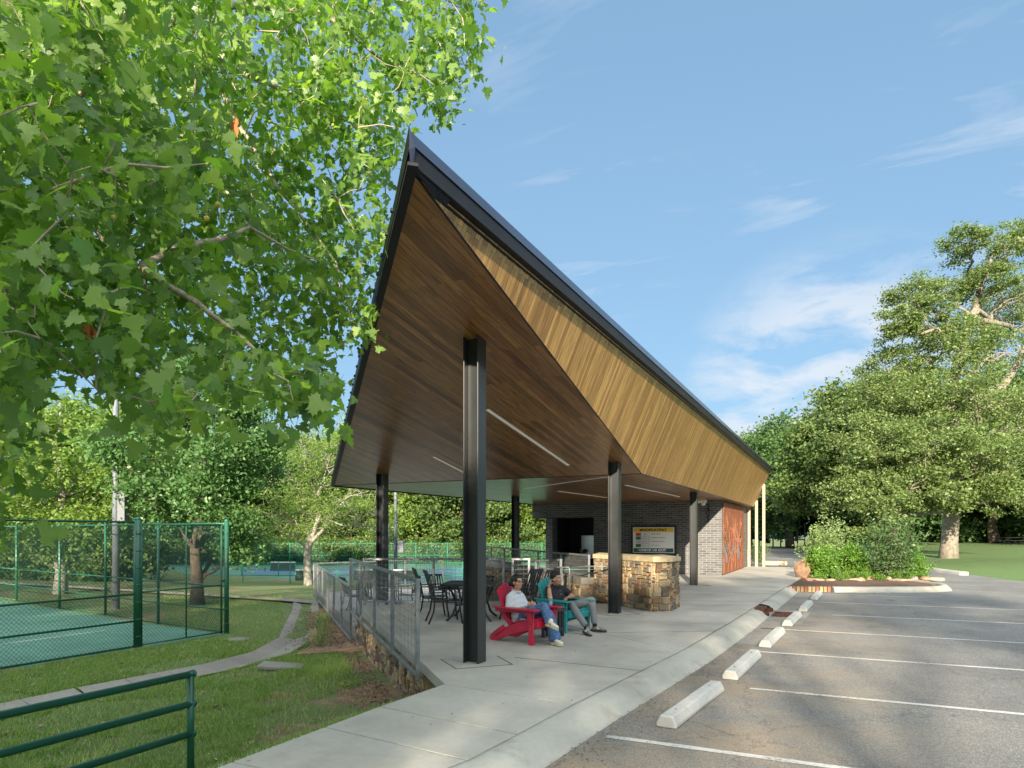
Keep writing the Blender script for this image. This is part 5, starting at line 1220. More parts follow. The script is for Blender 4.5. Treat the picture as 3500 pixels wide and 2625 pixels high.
# concrete utility lid on the slope, manhole lid
ul_ = MB(); p = G(965, 2287, -.90); ul_.box((0, 0, 0), (.85, .42, .09)); o = ul_.build('utility_lid', M['gutter'], None, .03); o.location = (p.x, p.y, ground(p.x, p.y) + .05); o.rotation_euler = (R(2), R(4), R(28)); tag(o, 'flat rounded concrete utility box lid lying in the grass slope', 'lid')
m_ = MB(); p = G(815, 2183, -.93); m_.lathe([(0, .02), (.27, .02), (.28, 0), (.28, -.05)], n=20); o = m_.build('drain_lid', M['gutter']); o.location = (p.x, p.y, ground(p.x, p.y) + .015); tag(o, 'small round lid set in the grass near the gate corner post', 'lid')
# boulders
def boulder(label, p, sz, seed, col):
    rs = random.Random(seed); bm = bmesh.new(); bmesh.ops.create_icosphere(bm, subdivisions=3, radius=1)
    dirs = [(Vector((rs.gauss(0, 1), rs.gauss(0, 1), rs.gauss(0, 1))).normalized(), rs.uniform(.45, .85)) for _ in range(16)]
    for v in bm.verts:
        for d, k in dirs:
            e = v.co.dot(d)
            if e > k: v.co -= d * (e - k) * .92
        v.co = Vector((v.co.x * sz[0], v.co.y * sz[1], v.co.z * sz[2])) + Vector((rs.uniform(-1, 1), rs.uniform(-1, 1), rs.uniform(-1, 1))) * .01
    me = bpy.data.meshes.new('boulder'); bm.to_mesh(me); bm.free(); me.materials.append(simple('boulder_rock', col, .9, 0, .45, 5, 1., 14)); o = link('boulder', me); o.location = p; tag(o, label, 'boulder'); return o
p = V(2745, 1900, 26.5); boulder('upright tan and orange boulder at the left end of the planting bed', (p.x, p.y, .30), (.40, .30, .50), 3, (.20, .12, .075))
p = V(2985, 1900, 28.5); boulder('pale grey pink boulder between the bushy shrubs', (p.x, p.y, .30), (.50, .4, .45), 8, (.30, .25, .23))
p = V(2770, 1900, 29.5); boulder('low ochre boulder behind the upright boulder', (p.x, p.y, .3), (.35, .3, .35), 5, (.30, .21, .11))
for i, (u, Z, s_, lb) in enumerate(((2790, 24.9, .42, 'flat reddish stone at the front left of the bed'), (2905, 24.7, .5, 'flat brown stone in the middle of the bed front'), (3080, 24.6, .42, 'flat grey stone right of the bed middle'), (3190, 25.0, .5, 'flat pale stone near the island tip'))):
    p = V(u, 1900, Z); boulder(lb, (p.x, p.y, .02), (s_, .25, .09), 20 + i, (.30, .19 + .02 * i, .13 + .02 * i))
rr_ = random.Random(12)
for k, (u, Z) in enumerate(((2760, 24.6), (2835, 24.4), (2868, 24.9), (2940, 24.6), (2975, 25.1), (3035, 24.9), (3125, 25.2), (3160, 24.9))):
    p = V(u, 1900, Z); boulder(['small brown rock', 'small tan rock', 'small grey rock', 'small reddish rock'][k % 4] + ' along the bed front, ' + ['by the brick edging', 'just right of the bricks', 'below the left bright bush', 'below the right bright bush', 'between the bush and the dark shrub', 'under the dark shrub', 'near the island tip, left one', 'near the island tip, right one'][k], (p.x, p.y, .03), (rr_.uniform(.16, .28), .16, rr_.uniform(.08, .14)), 60 + k, [(.22, .14, .09), (.30, .22, .13), (.20, .18, .16), (.26, .14, .09)][k % 4])
p = V(2615, 1900, 37.6); m_ = MB(); m_.box((0, 0, .06), (1.3, .3, .22)); o = m_.build('stone_block', M['cap'], None, .03); o.location = (p.x + .5, p.y + .1, -.0); tag(o, 'long low sandstone block behind the beige posts', 'stone block')
# picnic table far right and play structure far beyond the road
p = V(3468, 1850, 70); pt = thing('picnic_table', 'dark picnic table in deep shade on the far lawn at right', 'table', (p.x, p.y, lawnz(p.x, p.y)), R(30))
m_ = MB(); m_.box((0, 0, .75), (2.4, .8, .05)); m_.build('tabletop', M['black'], pt); 
for s in (-1, 1):
    m_ = MB(); m_.box((0, s * .7, .45), (2.4, .28, .05)); m_.build('bench', M['black'], pt)
    m_ = MB(); m_.bar((s * .9, -.6, 0), (s * .9, .15, .72), .07, .07); m_.bar((s * .9, .6, 0), (s * .9, -.15, .72), .07, .07); m_.build('leg', M['black'], pt)
p = V(2690, 1850, 92); pl = thing('play_structure', 'distant playground frame of dark posts and decks beyond the road end', 'playground', (p.x, p.y, -.1), YAW)
m_ = MB(); rr = random.Random(4)
for k in range(12): m_.box((-5 + k * .95, rr.uniform(-1, 1), 1.0 + (k % 3) * .3), (.14, .14, 2.0 + (k % 3) * .6))
m_.build('post', M['black'], pl); m_ = MB(); m_.box((-2, 0, 1.2), (3, 1.6, .15)); m_.box((2, 0, .9), (2.6, 1.6, .15)); m_.build('deck', M['greenwirefar'], pl); m_ = MB(); m_.bar((3.3, 0, 1.0), (5.6, .0, .2), .6, .06); m_.build('slide', M['courtblue'], pl)
# ------------------------------------------------------------------ foliage
def quads(centers, sizes, rs, flat=.5, aspect=.6, name='leaves', mat=None, updir=None):
    """small folded leaf faces; returns mesh. centers (n,3)"""
    n = len(centers); c = np.asarray(centers, dtype=np.float64)
    nr = rs.normal(size=(n, 3)); nr[:, 2] = np.abs(nr[:, 2]) + flat; nr /= np.linalg.norm(nr, axis=1)[:, None]
    t = rs.normal(size=(n, 3)); t -= nr * (t * nr).sum(1)[:, None]; t /= np.linalg.norm(t, axis=1)[:, None]; b = np.cross(nr, t)
    L_ = (np.asarray(sizes) * rs.uniform(.7, 1.25, n))[:, None]; W_ = L_ * aspect
    v = np.empty((n, 4, 3)); v[:, 0] = c - t * L_ * .5; v[:, 1] = c + b * W_ * .5 + nr * W_ * .15; v[:, 2] = c + t * L_ * .5; v[:, 3] = c - b * W_ * .5 + nr * W_ * .15
    return rawmesh(name, v.reshape(-1, 3), np.arange(n * 4).reshape(n, 4), 4, mat)
def rawmesh(name, v, f, k, mat):
    me = bpy.data.meshes.new(name); v = np.asarray(v, dtype=np.float32); f = np.asarray(f, dtype=np.int32)
    me.vertices.add(len(v)); me.vertices.foreach_set('co', v.ravel()); me.loops.add(f.size); me.loops.foreach_set('vertex_index', f.ravel())
    me.polygons.add(len(f)); me.polygons.foreach_set('loop_start', np.arange(len(f), dtype=np.int32) * k); me.polygons.foreach_set('loop_total', np.full(len(f), k, dtype=np.int32))
    me.update(calc_edges=True)
    if mat: me.materials.append(mat)
    return me
def wob(a, b, n, rs, amt):
    a = np.array(a, float); b = np.array(b, float); P = [a + (b - a) * k / n for k in range(n + 1)]; L_ = np.linalg.norm(b - a)
    for k in range(1, n): P[k] = P[k] + rs.normal(size=3) * amt * L_
    return P
def tree_parts(H, RX, RZ, zc, nl, npuff, nleaf, ls, seed, tr, flat=.5, lobe=.36, puffr=.13, squash=.7, top=.82, lean=(0, 0), shell=.8, RY=None, lobes=None, n_trunk=8, limb=.38):
    """crown lobes of leaf puffs + trunk and limbs (returns leaf centres, branch MB)"""
    rs = np.random.RandomState(seed); RY = RY or RX; Ls = []
    if lobes is None:
        tries = 0
        while len(Ls) < nl and tries < 3000:
            tries += 1; d = rs.normal(size=3); d /= np.linalg.norm(d); r_ = rs.uniform(.45, 1) ** .6; p = np.array([d[0] * RX * r_, d[1] * RY * r_, zc + d[2] * RZ * r_])
            if all(np.linalg.norm((p - q[0]) / (RX, RY, RZ)) > .36 for q in Ls): Ls.append((p, lobe * RX * rs.uniform(.7, 1.25)))
        Ls.append((np.array([0, 0, zc]), lobe * RX * 1.3))
    else: Ls = [(np.array(p, float), r_) for p, r_ in lobes]
    C = []; mb = MB(); tp = wob((0, 0, 0), (lean[0], lean[1], H * top), n_trunk, rs, .012); mb.tube(tp, [tr * (1.25 if k == 0 else 1) * (1 - .82 * k / n_trunk) for k in range(n_trunk + 1)], 10)
    for p, lr in Ls:
        k = int(np.clip((p[2] / (H * top)) * n_trunk * .72, 1, n_trunk - 1)); a = tp[k]; lp = wob(a, p, 5, rs, .05); r0 = tr * (1 - .82 * k / n_trunk) * limb * min(1.2, np.linalg.norm(p - a) / RX + .3)
        mb.tube(lp, [r0 * (1 - .75 * j / 5) for j in range(6)], 6, cap=False)
        for q in range(npuff):
            d = rs.normal(size=3); d[2] = d[2] * .8 + .15; d /= np.linalg.norm(d); pc = p + d * lr * rs.uniform(shell - .25, 1.05) * (1, 1, squash)
            if q % 3 == 0: mb.tube(wob(lp[4], pc, 3, rs, .06), [r0 * .22, r0 * .16, r0 * .1, r0 * .05], 4, cap=False)
            m = rs.poisson(nleaf); o = rs.normal(size=(m, 3)) * puffr * RX * rs.uniform(.6, 1.2) * (1, 1, .6); C.append(pc + o)
    return np.concatenate(C), mb
TREES = {}
def tree(name, label, cat, p, H, seed, mat, bark, key=None, group=None, scale=1., rz=0., ls=.25, **kw):
    t = thing(name, label, cat, p, rz, group); t.scale = (scale,) * 3
    if key and key in TREES: ml, mt = TREES[key]
    else:
        C, mb = tree_parts(H=H, seed=seed, ls=ls, **kw); rs = np.random.RandomState(seed + 99); C = C[C[:, 2] > .25]
        ml = quads(C, np.full(len(C), ls), rs, flat=kw.get('flat', .5), mat=mat); mt = mb.mesh('trunk', bark)
        if key: TREES[key] = (ml, mt)
    o1 = link('crown', ml, t); o2 = link('trunk', mt, t)
    if key and o1.data.materials[0] != mat: o1.material_slots[0].link = 'OBJECT'; o1.material_slots[0].material = mat
    return t
# --- right side oaks
p = V(3240, 1918, 45); ob = (p.x, p.y, lawnz(p.x, p.y) - .05)
def rel(u, w_, Z): q_ = V(u, w_, Z) - Vector(ob); return (q_.x, q_.y, q_.z)
OL = [(3310, 830, 44, 1.7), (3450, 850, 46, 2.0), (3370, 960, 45, 1.8), (3130, 1030, 43, 1.8), (3060, 1110, 42, 1.5), (3230, 1000, 46, 1.9), (3480, 1010, 47, 2.4), (3220, 1130, 44, 1.7), (3300, 1190, 41, 2.1), (3140, 1210, 45, 2.0), (3040, 1270, 44, 1.9),
      (3440, 1200, 46, 2.6), (3000, 1390, 42, 2.4), (3120, 1370, 40, 2.4), (3240, 1340, 39, 2.5), (3370, 1380, 41, 2.6), (3500, 1400, 45, 3.0), (2950, 1500, 41, 2.4), (3080, 1530, 38, 2.5), (3200, 1520, 37, 2.4), (3330, 1560, 38, 2.4), (3450, 1570, 41, 2.6),
      (2990, 1640, 39, 1.9), (3110, 1670, 37, 1.9), (3230, 1690, 37.5, 1.3), (3360, 1660, 39, 1.9), (3480, 1690, 42, 2.0), (3000, 1745, 37, 1.7), (2930, 1690, 39, 1.8), (3600, 1100, 50, 3.2), (3620, 1450, 48, 3.2), (3560, 800, 50, 2.2), (3200, 1450, 50, 3.), (3400, 1100, 51, 2.6)]
lob = [(rel(u, w_, Z), r_) for u, w_, Z, r_ in OL]
oak = thing('oak_tree', 'huge spreading oak with pale grey trunk on the lawn at right', 'tree', ob)
rs0 = np.random.RandomState(11); mb = MB()
tk = [np.array(rel(u, w_, Z)) for u, w_, Z in ((3240, 1935, 45), (3245, 1850, 45), (3255, 1720, 45), (3262, 1560, 45), (3258, 1400, 45), (3262, 1290, 45), (3290, 1180, 45), (3325, 1090, 45.5), (3355, 960, 46), (3400, 860, 46)) ]
mb.tube(tk, [.66, .50, .47, .43, .38, .34, .28, .22, .16, .07], 16)
C = []
for (pp, lr) in lob:
    pp = np.array(pp); d_ = [np.linalg.norm(pp - q_) + (3 if q_[2] > pp[2] - .3 else 0) + (50 if q_[2] < 3.0 else 0) for q_ in tk]; k = int(np.argmin(d_)); a = tk[k]
    lp = wob(a, pp, 6, rs0, .06); r0 = .05 + .028 * np.linalg.norm(pp - a); r0 = min(r0, .2); mb.tube(lp, [r0 * (1 - .78 * j / 6) for j in range(7)], 7, cap=False)
    for q_ in range(26 if pp[2] > 11 else 34):
        d = rs0.normal(size=3); d[2] = d[2] * .7 + .1; d /= np.linalg.norm(d); pc = pp + d * lr * rs0.uniform(.45, 1.08) * (1, 1, .8)
        if q_ % 2 == 0: mb.tube(wob(lp[rs0.randint(3, 7)], pc, 4, rs0, .09), [.045, .035, .026, .018, .01], 4, cap=False)
        m = rs0.poisson(125); C.append(pc + rs0.normal(size=(m, 3)) * .34 * (1, 1, .55) * rs0.uniform(.7, 1.2) * lr / 2.1)
mb.tube([tk[4], np.array(rel(3420, 1330, 47)), np.array(rel(3480, 1240, 47)), np.array(rel(3530, 1120, 47))], [.25, .3, .24, .1], 9, cap=False)
C = np.concatenate(C); link('crown', quads(C, np.full(len(C), .195), rs0, .35, .5, 'crown', M['leafoak']), oak); mb.build('trunk', M['barkoak'], oak)
# other oaks to its left and behind (receding)
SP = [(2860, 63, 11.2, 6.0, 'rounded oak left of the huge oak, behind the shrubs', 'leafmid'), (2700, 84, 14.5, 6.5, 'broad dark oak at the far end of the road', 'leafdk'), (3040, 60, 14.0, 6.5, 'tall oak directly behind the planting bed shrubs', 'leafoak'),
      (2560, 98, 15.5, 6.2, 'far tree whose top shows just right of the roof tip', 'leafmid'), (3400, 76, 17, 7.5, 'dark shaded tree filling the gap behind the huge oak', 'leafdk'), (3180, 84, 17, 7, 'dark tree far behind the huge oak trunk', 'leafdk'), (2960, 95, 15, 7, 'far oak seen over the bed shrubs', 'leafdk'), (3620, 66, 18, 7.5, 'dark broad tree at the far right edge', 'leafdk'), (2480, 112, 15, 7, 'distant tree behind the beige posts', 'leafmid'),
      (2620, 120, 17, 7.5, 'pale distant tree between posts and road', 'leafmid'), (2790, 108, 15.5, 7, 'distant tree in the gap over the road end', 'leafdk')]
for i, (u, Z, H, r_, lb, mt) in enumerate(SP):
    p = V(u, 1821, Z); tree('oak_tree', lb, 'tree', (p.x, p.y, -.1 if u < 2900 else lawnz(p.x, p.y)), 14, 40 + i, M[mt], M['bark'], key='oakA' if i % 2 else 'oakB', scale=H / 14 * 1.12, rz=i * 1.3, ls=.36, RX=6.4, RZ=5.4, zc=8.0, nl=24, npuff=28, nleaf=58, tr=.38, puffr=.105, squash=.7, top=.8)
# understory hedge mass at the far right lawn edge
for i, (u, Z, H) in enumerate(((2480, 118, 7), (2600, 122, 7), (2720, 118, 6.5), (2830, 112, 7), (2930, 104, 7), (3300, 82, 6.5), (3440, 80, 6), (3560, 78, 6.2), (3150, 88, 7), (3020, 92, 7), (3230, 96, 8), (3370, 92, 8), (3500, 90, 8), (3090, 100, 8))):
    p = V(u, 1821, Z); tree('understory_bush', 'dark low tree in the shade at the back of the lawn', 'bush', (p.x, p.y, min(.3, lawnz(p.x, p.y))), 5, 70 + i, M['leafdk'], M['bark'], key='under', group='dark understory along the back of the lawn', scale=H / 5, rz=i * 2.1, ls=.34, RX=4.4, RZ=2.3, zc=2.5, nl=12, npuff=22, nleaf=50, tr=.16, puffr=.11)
# --- left: ginkgo, sunlit tree, pale barked tree
p = V(675, 2070, 25.6); tree('ginkgo_tree', 'broad green ginkgo with brown trunk behind the court gate', 'tree', (p.x, p.y, -1.02), 9.2, 5, M['leafgin'], M['bark'], ls=.15, RX=3.0, RZ=3.7, zc=5.4, nl=26, npuff=30, nleaf=62, tr=.24, lobe=.30, puffr=.115, squash=.85, top=.93, shell=.7, flat=.2)
p = V(206, 2033, 30); tree('ginkgo_tree', 'sunlit yellow green ginkgo beyond the court at far left', 'tree', (p.x, p.y, -1.1), 9.5, 6, M['leafyel'], M['barkgrey'], ls=.19, RX=3.9, RZ=3.6, zc=5.6, nl=24, npuff=28, nleaf=55, tr=.26, lobe=.33, puffr=.11, squash=.8, top=.9)
pb = V(1058, 2000, 44); po = (pb.x, pb.y, ground(pb.x, pb.y))
def relb(u, w_, Z=44): q_ = V(u, w_, Z) - Vector(po); return np.array((q_.x, q_.y, q_.z))
pt_ = thing('locust_tree', 'open branched tree with pale grey trunk left of the terrace railing', 'tree', po); rsb = np.random.RandomState(8); mb = MB(); C = []
zb_ = relb(1054, 2000)
mb.tube([zb_, relb(1050, 1930), relb(1052, 1870), relb(1062, 1845)], [.30, .24, .24, .22], 10, cap=False)
LB = [([(1060, 1850), (1050, 1790), (1035, 1740), (1030, 1690), (1000, 1640), (965, 1600)], .17), ([(1062, 1850), (1085, 1780), (1100, 1730), (1085, 1690), (1105, 1640), (1130, 1560)], .18), ([(1062, 1855), (1100, 1815), (1130, 1780), (1160, 1730), (1200, 1690), (1240, 1660)], .12),
      ([(1050, 1870), (1020, 1850), (1015, 1800), (985, 1770), (950, 1745)], .10), ([(1085, 1700), (1060, 1640), (1040, 1590), (1050, 1530), (1030, 1490)], .10), ([(1100, 1650), (1150, 1590), (1175, 1530), (1190, 1480)], .08), ([(1000, 1640), (940, 1650), (905, 1630)], .06), ([(1130, 1780), (1180, 1800), (1240, 1790), (1300, 1740)], .06)]
for pl_, r0 in LB:
    P = [relb(u, w_, 44 + rsb.uniform(-1.2, 1.2)) for u, w_ in pl_]; P[0] = relb(*pl_[0]); mb.tube(P, [r0 * (1 - .8 * j / (len(P) - 1)) for j in range(len(P))], 7, cap=False)
    for j in range(2, len(P)):
        for q_ in range(11):
            e = P[j] + rsb.normal(size=3) * (1.0, 1.0, .75); mb.tube(wob(P[j - 1] * .5 + P[j] * .5, e, 3, rsb, .1), [.035, .025, .018, .008], 4, cap=False)
            m = rsb.poisson(80); C.append(e + rsb.normal(size=(m, 3)) * (.42, .42, .16))
C = np.concatenate(C); link('crown', quads(C, np.full(len(C), .15), rsb, .4, .45, 'crown', M['leafyel']), pt_); mb.build('trunk', M['barkgrey'], pt_)
# wood beyond the courts: individual trees
wood = []
wr = random.Random(21)
for i in range(26):
    u = -500 + i * 105 + wr.uniform(-25, 25); Z = (46 if u < 350 else 88) + wr.uniform(-4, 8)
    wood.append((u, Z, wr.uniform(10.5, 12.5) if u < 350 else wr.uniform(14.5, 17)))
for i in range(14): wood.append((-400 + i * 170 + wr.uniform(-40, 40), 108 + wr.uniform(-5, 10), wr.uniform(19, 22)))
for i, (u, Z, H) in enumerate(wood):
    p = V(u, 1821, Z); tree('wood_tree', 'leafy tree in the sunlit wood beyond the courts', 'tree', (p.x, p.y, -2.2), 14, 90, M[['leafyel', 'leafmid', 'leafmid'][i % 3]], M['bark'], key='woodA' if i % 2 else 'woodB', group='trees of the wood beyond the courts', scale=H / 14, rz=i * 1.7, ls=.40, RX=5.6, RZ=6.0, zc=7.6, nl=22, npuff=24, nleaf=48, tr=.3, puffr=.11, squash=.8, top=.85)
for i in range(16):
    u = -300 + i * 150; Z = 84 if u > 400 else 44; p = V(u, 1821, Z); tree('understory_bush', 'low bush filling the edge of the wood behind the fence', 'bush', (p.x, p.y, -2.2), 5, 70, M['leafmid'], M['bark'], key='under', group='bushes along the wood edge', scale=.95, rz=i * 2.1, ls=.34)
# --- shade trees behind the viewpoint (their shadows fall over the lot and the patio)
SHD = [(3.5, -50, 1.5), (-10, -52, 1.3), (-1.5, -30, .95), (-13.5, -31, .95), (24, -34, 1.15), (-26, -28, 1.0), (37, -26, 1.1)]
for i, (x, y, s_) in enumerate(SHD):
    tree('shade_tree', 'broad leafy tree standing behind the viewpoint across the car park', 'tree', (x, y, -.2), 14, 31, M['leafmid'], M['bark'], key='shade', ls=.42, RX=6.2, RZ=5.0, zc=8.2, nl=20, npuff=13, nleaf=52, tr=.36, puffr=.09, squash=.7, group='trees behind the viewpoint', scale=s_, rz=i * .9)

SL = [(5, 9), (8, 9), (10.6, 8.2), (14.2, 8.6), (17, 9), (3.2, 11), (5.6, 11.2), (8, 11.3), (15.4, 11.4), (17.4, 11.2), (4.4, 12.6), (6.4, 12.8), (8.8, 13.1), (10.2, 13.9), (15.9, 13.4), (17.6, 13), (9.6, 14.6), (11.8, 15.0), (14.3, 14.6), (16.4, 15.2), (13, 16.3), (10.6, 6.6), (14, 6.8), (7, 6.8)]  # lobes of an unseen crown, gaps left where sun patches should fall
lr_ = random.Random(6)
tree('shade_tree', 'tallest unseen tree behind the viewpoint, crown gaps laid out to place sun patches', 'tree', (10, -30, -.2), 17, 77, M['leafmid'], M['bark'], group='trees behind the viewpoint', ls=.36, RX=6.2, RZ=5.0, zc=8.2, nl=20, npuff=17, nleaf=42, tr=.4, puffr=.085, squash=.8, lobes=[((x - 10, lr_.uniform(-1.5, 1.5), z), lr_.uniform(1.0, 1.35)) for x, z in SL])
# ------------------------------------------------------------------ sycamore, foreground left
sy = thing('sycamore_tree', 'large sycamore with pale limbs and broad lobed leaves hanging over the left foreground', 'tree', (0, 0, 0)); SB_ = V(-1500, 1821, 5.6); SBX, SBY = SB_.x, SB_.y
rs = np.random.RandomState(17); O = 1.5823
POLY = [(-700, -700), (1060, -700), (1030, 0), (1022, 170), (990, 215), (925, 265), (905, 225), (868, 275), (852, 370), (836, 440), (822, 560), (800, 640), (792, 745), (735, 735), (700, 800), (668, 880), (600, 890), (520, 850), (455, 810), (420, 920), (350, 935), (270, 850), (240, 790), (180, 800), (130, 760), (70, 800), (40, 880), (45, 980), (30, 1110), (-40, 1150), (-700, 1250)]
HOLE = [(700, 60, 30), (860, 40, 30), (812, 180, 30), (60, 880, 40), (40, 1000, 22), (330, 840, 28), (190, 825, 20), (620, 740, 26), (770, 600, 25), (560, 820, 25)]
def dz_range(u, w_):
    lo = 3.4 + 3.6 * np.clip((u - 250) / 700, 0, 1) ** 1.2; lo += 1.2 * np.clip((w_ - 950) / 200, 0, 1) * 0
    hi = lo + 4.2
    return lo, hi
LIMBS = [([(-1500, 1700, 5.6), (-1480, 900, 5.6), (-1300, 300, 5.6), (-900, 250, 5.4), (-500, 330, 5.2), (0, 373, 5.2), (105, 555, 5.1), (215, 661, 5.1), (353, 822, 5.1), (484, 915, 5.2), (500, 991, 5.2), (538, 1122, 5.2), (515, 1260, 5.1)], .12, .024),
         ([(484, 915, 5.2), (600, 845, 5.5), (738, 822, 5.8), (853, 776, 6.2), (980, 850, 6.5), (1120, 900, 7.0)], .036, .012), ([(484, 915, 5.2), (570, 976, 5.0), (669, 1030, 4.9), (722, 1076, 4.8), (800, 1130, 4.8), (900, 1220, 4.7), (1020, 1400, 4.6)], .032, .008),
         ([(-500, 330, 5.2), (-200, 100, 6.2), (100, 0, 6.8), (470, 15, 7.2), (553, 85, 7.3), (700, 200, 7.5), (950, 300, 7.8), (1200, 420, 8.0), (1320, 560, 8.2)], .13, .012), ([(553, 85, 7.3), (800, 20, 8.0), (1100, 40, 8.4), (1250, 160, 8.6), (1360, 260, 8.8), (1560, 270, 9.0)], .06, .008),
         ([(-900, 250, 5.4), (-500, 800, 4.6), (-250, 1000, 4.3), (0, 1100, 4.2), (180, 1180, 4.2), (330, 1330, 4.2)], .09, .010), ([(-250, 1000, 4.3), (-150, 1300, 4.1), (-60, 1500, 4.0), (20, 1700, 4.0)], .03, .007), ([(-500, 330, 5.2), (-100, 700, 4.2), (200, 640, 3.9), (420, 560, 3.9), (700, 560, 4.2)], .05, .008),
         ([(105, 555, 5.1), (250, 350, 4.6), (400, 150, 4.4), (450, -100, 4.5)], .045, .01), ([(700, 200, 7.5), (850, 480, 7.6), (1000, 700, 7.4), (1150, 900, 7.3), (1200, 1100, 7.2)], .04, .008), ([(0, 373, 5.2), (300, 420, 6.5), (700, 480, 7.2), (1000, 560, 7.6)], .05, .01)]
mb = MB(); nodes = []; nrad = []
for pl_, r0, r1 in LIMBS:
    P = [np.array(V(*q_)) for q_ in pl_]; Q = []
    for a, b in zip(P[:-1], P[1:]):
        n_ = max(1, int(np.linalg.norm(b - a) / .22))
        for k in range(n_): Q.append(a + (b - a) * k / n_ + (rs.normal(size=3) * .012 if k else 0))
    Q.append(P[-1]); n_ = len(Q); rr_ = [r0 + (.004 - r0) * (k / (n_ - 1)) ** .8 for k in range(n_)]; mb.tube(Q, rr_, 9, cap=False); nodes += Q; nrad += rr_
LIMBTIP = [q_ for q_, r_ in zip(nodes, nrad) if r_ < .022]
mb.tube([(SBX, SBY, -1.0), (SBX, SBY, 1.0), tuple(V(-1500, 1700, 5.6))], [.34, .27, .24], 14)
tg = []; tries = 0
while len(tg) < 1500 and tries < 60000:
    tries += 1; x, y = rs.uniform(-420, 1060), rs.uniform(-420, 1230)
    if not inpoly(x, y, POLY): continue
    if (x < -60 or y < -60) and rs.rand() < .6: continue
    if any((x - a) ** 2 + (y - b) ** 2 < c * c for a, b, c in HOLE): continue
    u, w_ = x * O, y * O; lo, hi = dz_range(u, w_)
    Z = lo + (hi - lo) * rs.beta(1.1, 1.3)
    if x > 870: Z = rs.uniform(7.5, 9.6)
    if y > 800 and x > 100: Z = rs.uniform(3.9, 5.2)
    if y > 770 and x < 640 and rs.rand() < .45: continue
    tg.append(np.array(V(u, w_, Z)))
nodes = np.array(nodes); alive = np.array(tg)
d2 = ((alive[:, None, :] - nodes[None]) ** 2).sum(2); best = d2.min(1); bi = d2.argmin(1); done = np.zeros(len(alive), bool); nl_ = [n for n in nodes]; LEAF = []
while not done.all():
    k = int(np.where(done, 1e9, best).argmin()); a = nl_[bi[k]]; b = alive[k]; done[k] = True
    mid = (a + b) / 2 + rs.normal(size=3) * .06 * np.linalg.norm(b - a) + np.array((0, 0, .05 * np.linalg.norm(b - a)))
    L_ = np.linalg.norm(b - a); r0 = .004 + .006 * min(L_, 1.0); mb.tube([a, mid, b], [r0 * 1.3, r0, .003], 5, cap=False)
    i0 = len(nl_); nl_ += [mid, b]
    for j, q_ in ((i0, mid), (i0 + 1, b)):
        dd = ((alive - q_) ** 2).sum(1); m = dd < best; best[m] = dd[m]; bi[m] = j
    LEAF.append(b)
# lobed leaf template (length 1, petiole end at origin, tip +x)
half = [(0, 0), (.02, .10), (-.10, .30), (.06, .27), (.00, .40), (.13, .37), (.22, .52), (.28, .40), (.36, .44), (.38, .27), (.47, .17), (.56, .30), (.62, .20), (.76, .19), (.80, .09), (1.0, 0)]
tv = [(x, y, .10 * abs(y) - .16 * x * x - .35 * y * y) for x, y in half] + [(x, -y, .10 * abs(y) - .16 * x * x - .35 * y * y) for x, y in half[1:-1]]
mid_ = [(.0, 0, 0), (.3, 0, -.012), (.62, 0, -.06)]
tv = np.array(tv + mid_[1:]); nh = len(half); m1, m2 = len(tv) - 2, len(tv) - 1
up_i = list(range(nh)); lo_i = [0] + list(range(nh, 2 * nh - 2)) + [nh - 1]; tf = []
for ids, flip in ((up_i, 0), (lo_i, 1)):
    for a in range(nh - 1):
        hub = m1 if a < 9 else m2; t_ = (ids[a], ids[a + 1], hub); tf.append(t_ if not flip else (ids[a + 1], ids[a], hub))
    tf.append((m1, m2, ids[9]) if flip else (ids[9], m2, m1))
tf = np.array(tf); pet0 = len(tv); pt3 = np.array([(-.38, .008, .02), (-.38, -.008, .02), (0, -.010, 0), (0, .010, 0)])
tv = np.vstack([tv, pt3]); tf = np.vstack([tf, [(pet0, pet0 + 1, pet0 + 2), (pet0, pet0 + 2, pet0 + 3)]])
camp = np.array((0, 0, CAMZ)); cs_ = []; LEAF = LEAF + LIMBTIP * 1
for b in LEAF:
    n_ = rs.poisson(14); o_ = rs.normal(size=(n_, 3)) * .13; cs_.append(b + o_)
cs_ = np.concatenate(cs_); n = len(cs_)
d = rs.normal(size=(n, 3)); d[:, 2] -= .75; d /= np.linalg.norm(d, axis=1)[:, None]
nr = rs.normal(size=(n, 3)) * .75 + np.array((.1, -.35, .8)); nr -= d * (nr * d).sum(1)[:, None]; nr /= np.linalg.norm(nr, axis=1)[:, None]; s_ = np.cross(nr, d)
sz = rs.gamma(9, 1 / 9., n) * .108; sz = np.clip(sz, .06, .23); curl = rs.uniform(-.6, 3.2, n)
loc = tv[None] * sz[:, None, None]; zc_ = tv[None, :, 2] * sz[:, None] * curl[:, None]
v = cs_[:, None, :] + d[:, None, :] * loc[:, :, 0:1] + s_[:, None, :] * loc[:, :, 1:2] + nr[:, None, :] * zc_[:, :, None]
f = (tf[None] + (np.arange(n) * len(tv))[:, None, None]).reshape(-1, 3)
me = rawmesh('foliage', v.reshape(-1, 3), f, 3, M['leafsyc']); link('foliage', me, sy)
mb.build('trunk', simple('sycamore_bark', (.30, .255, .19), .85, 0, .45, 7, .4, 30), sy)
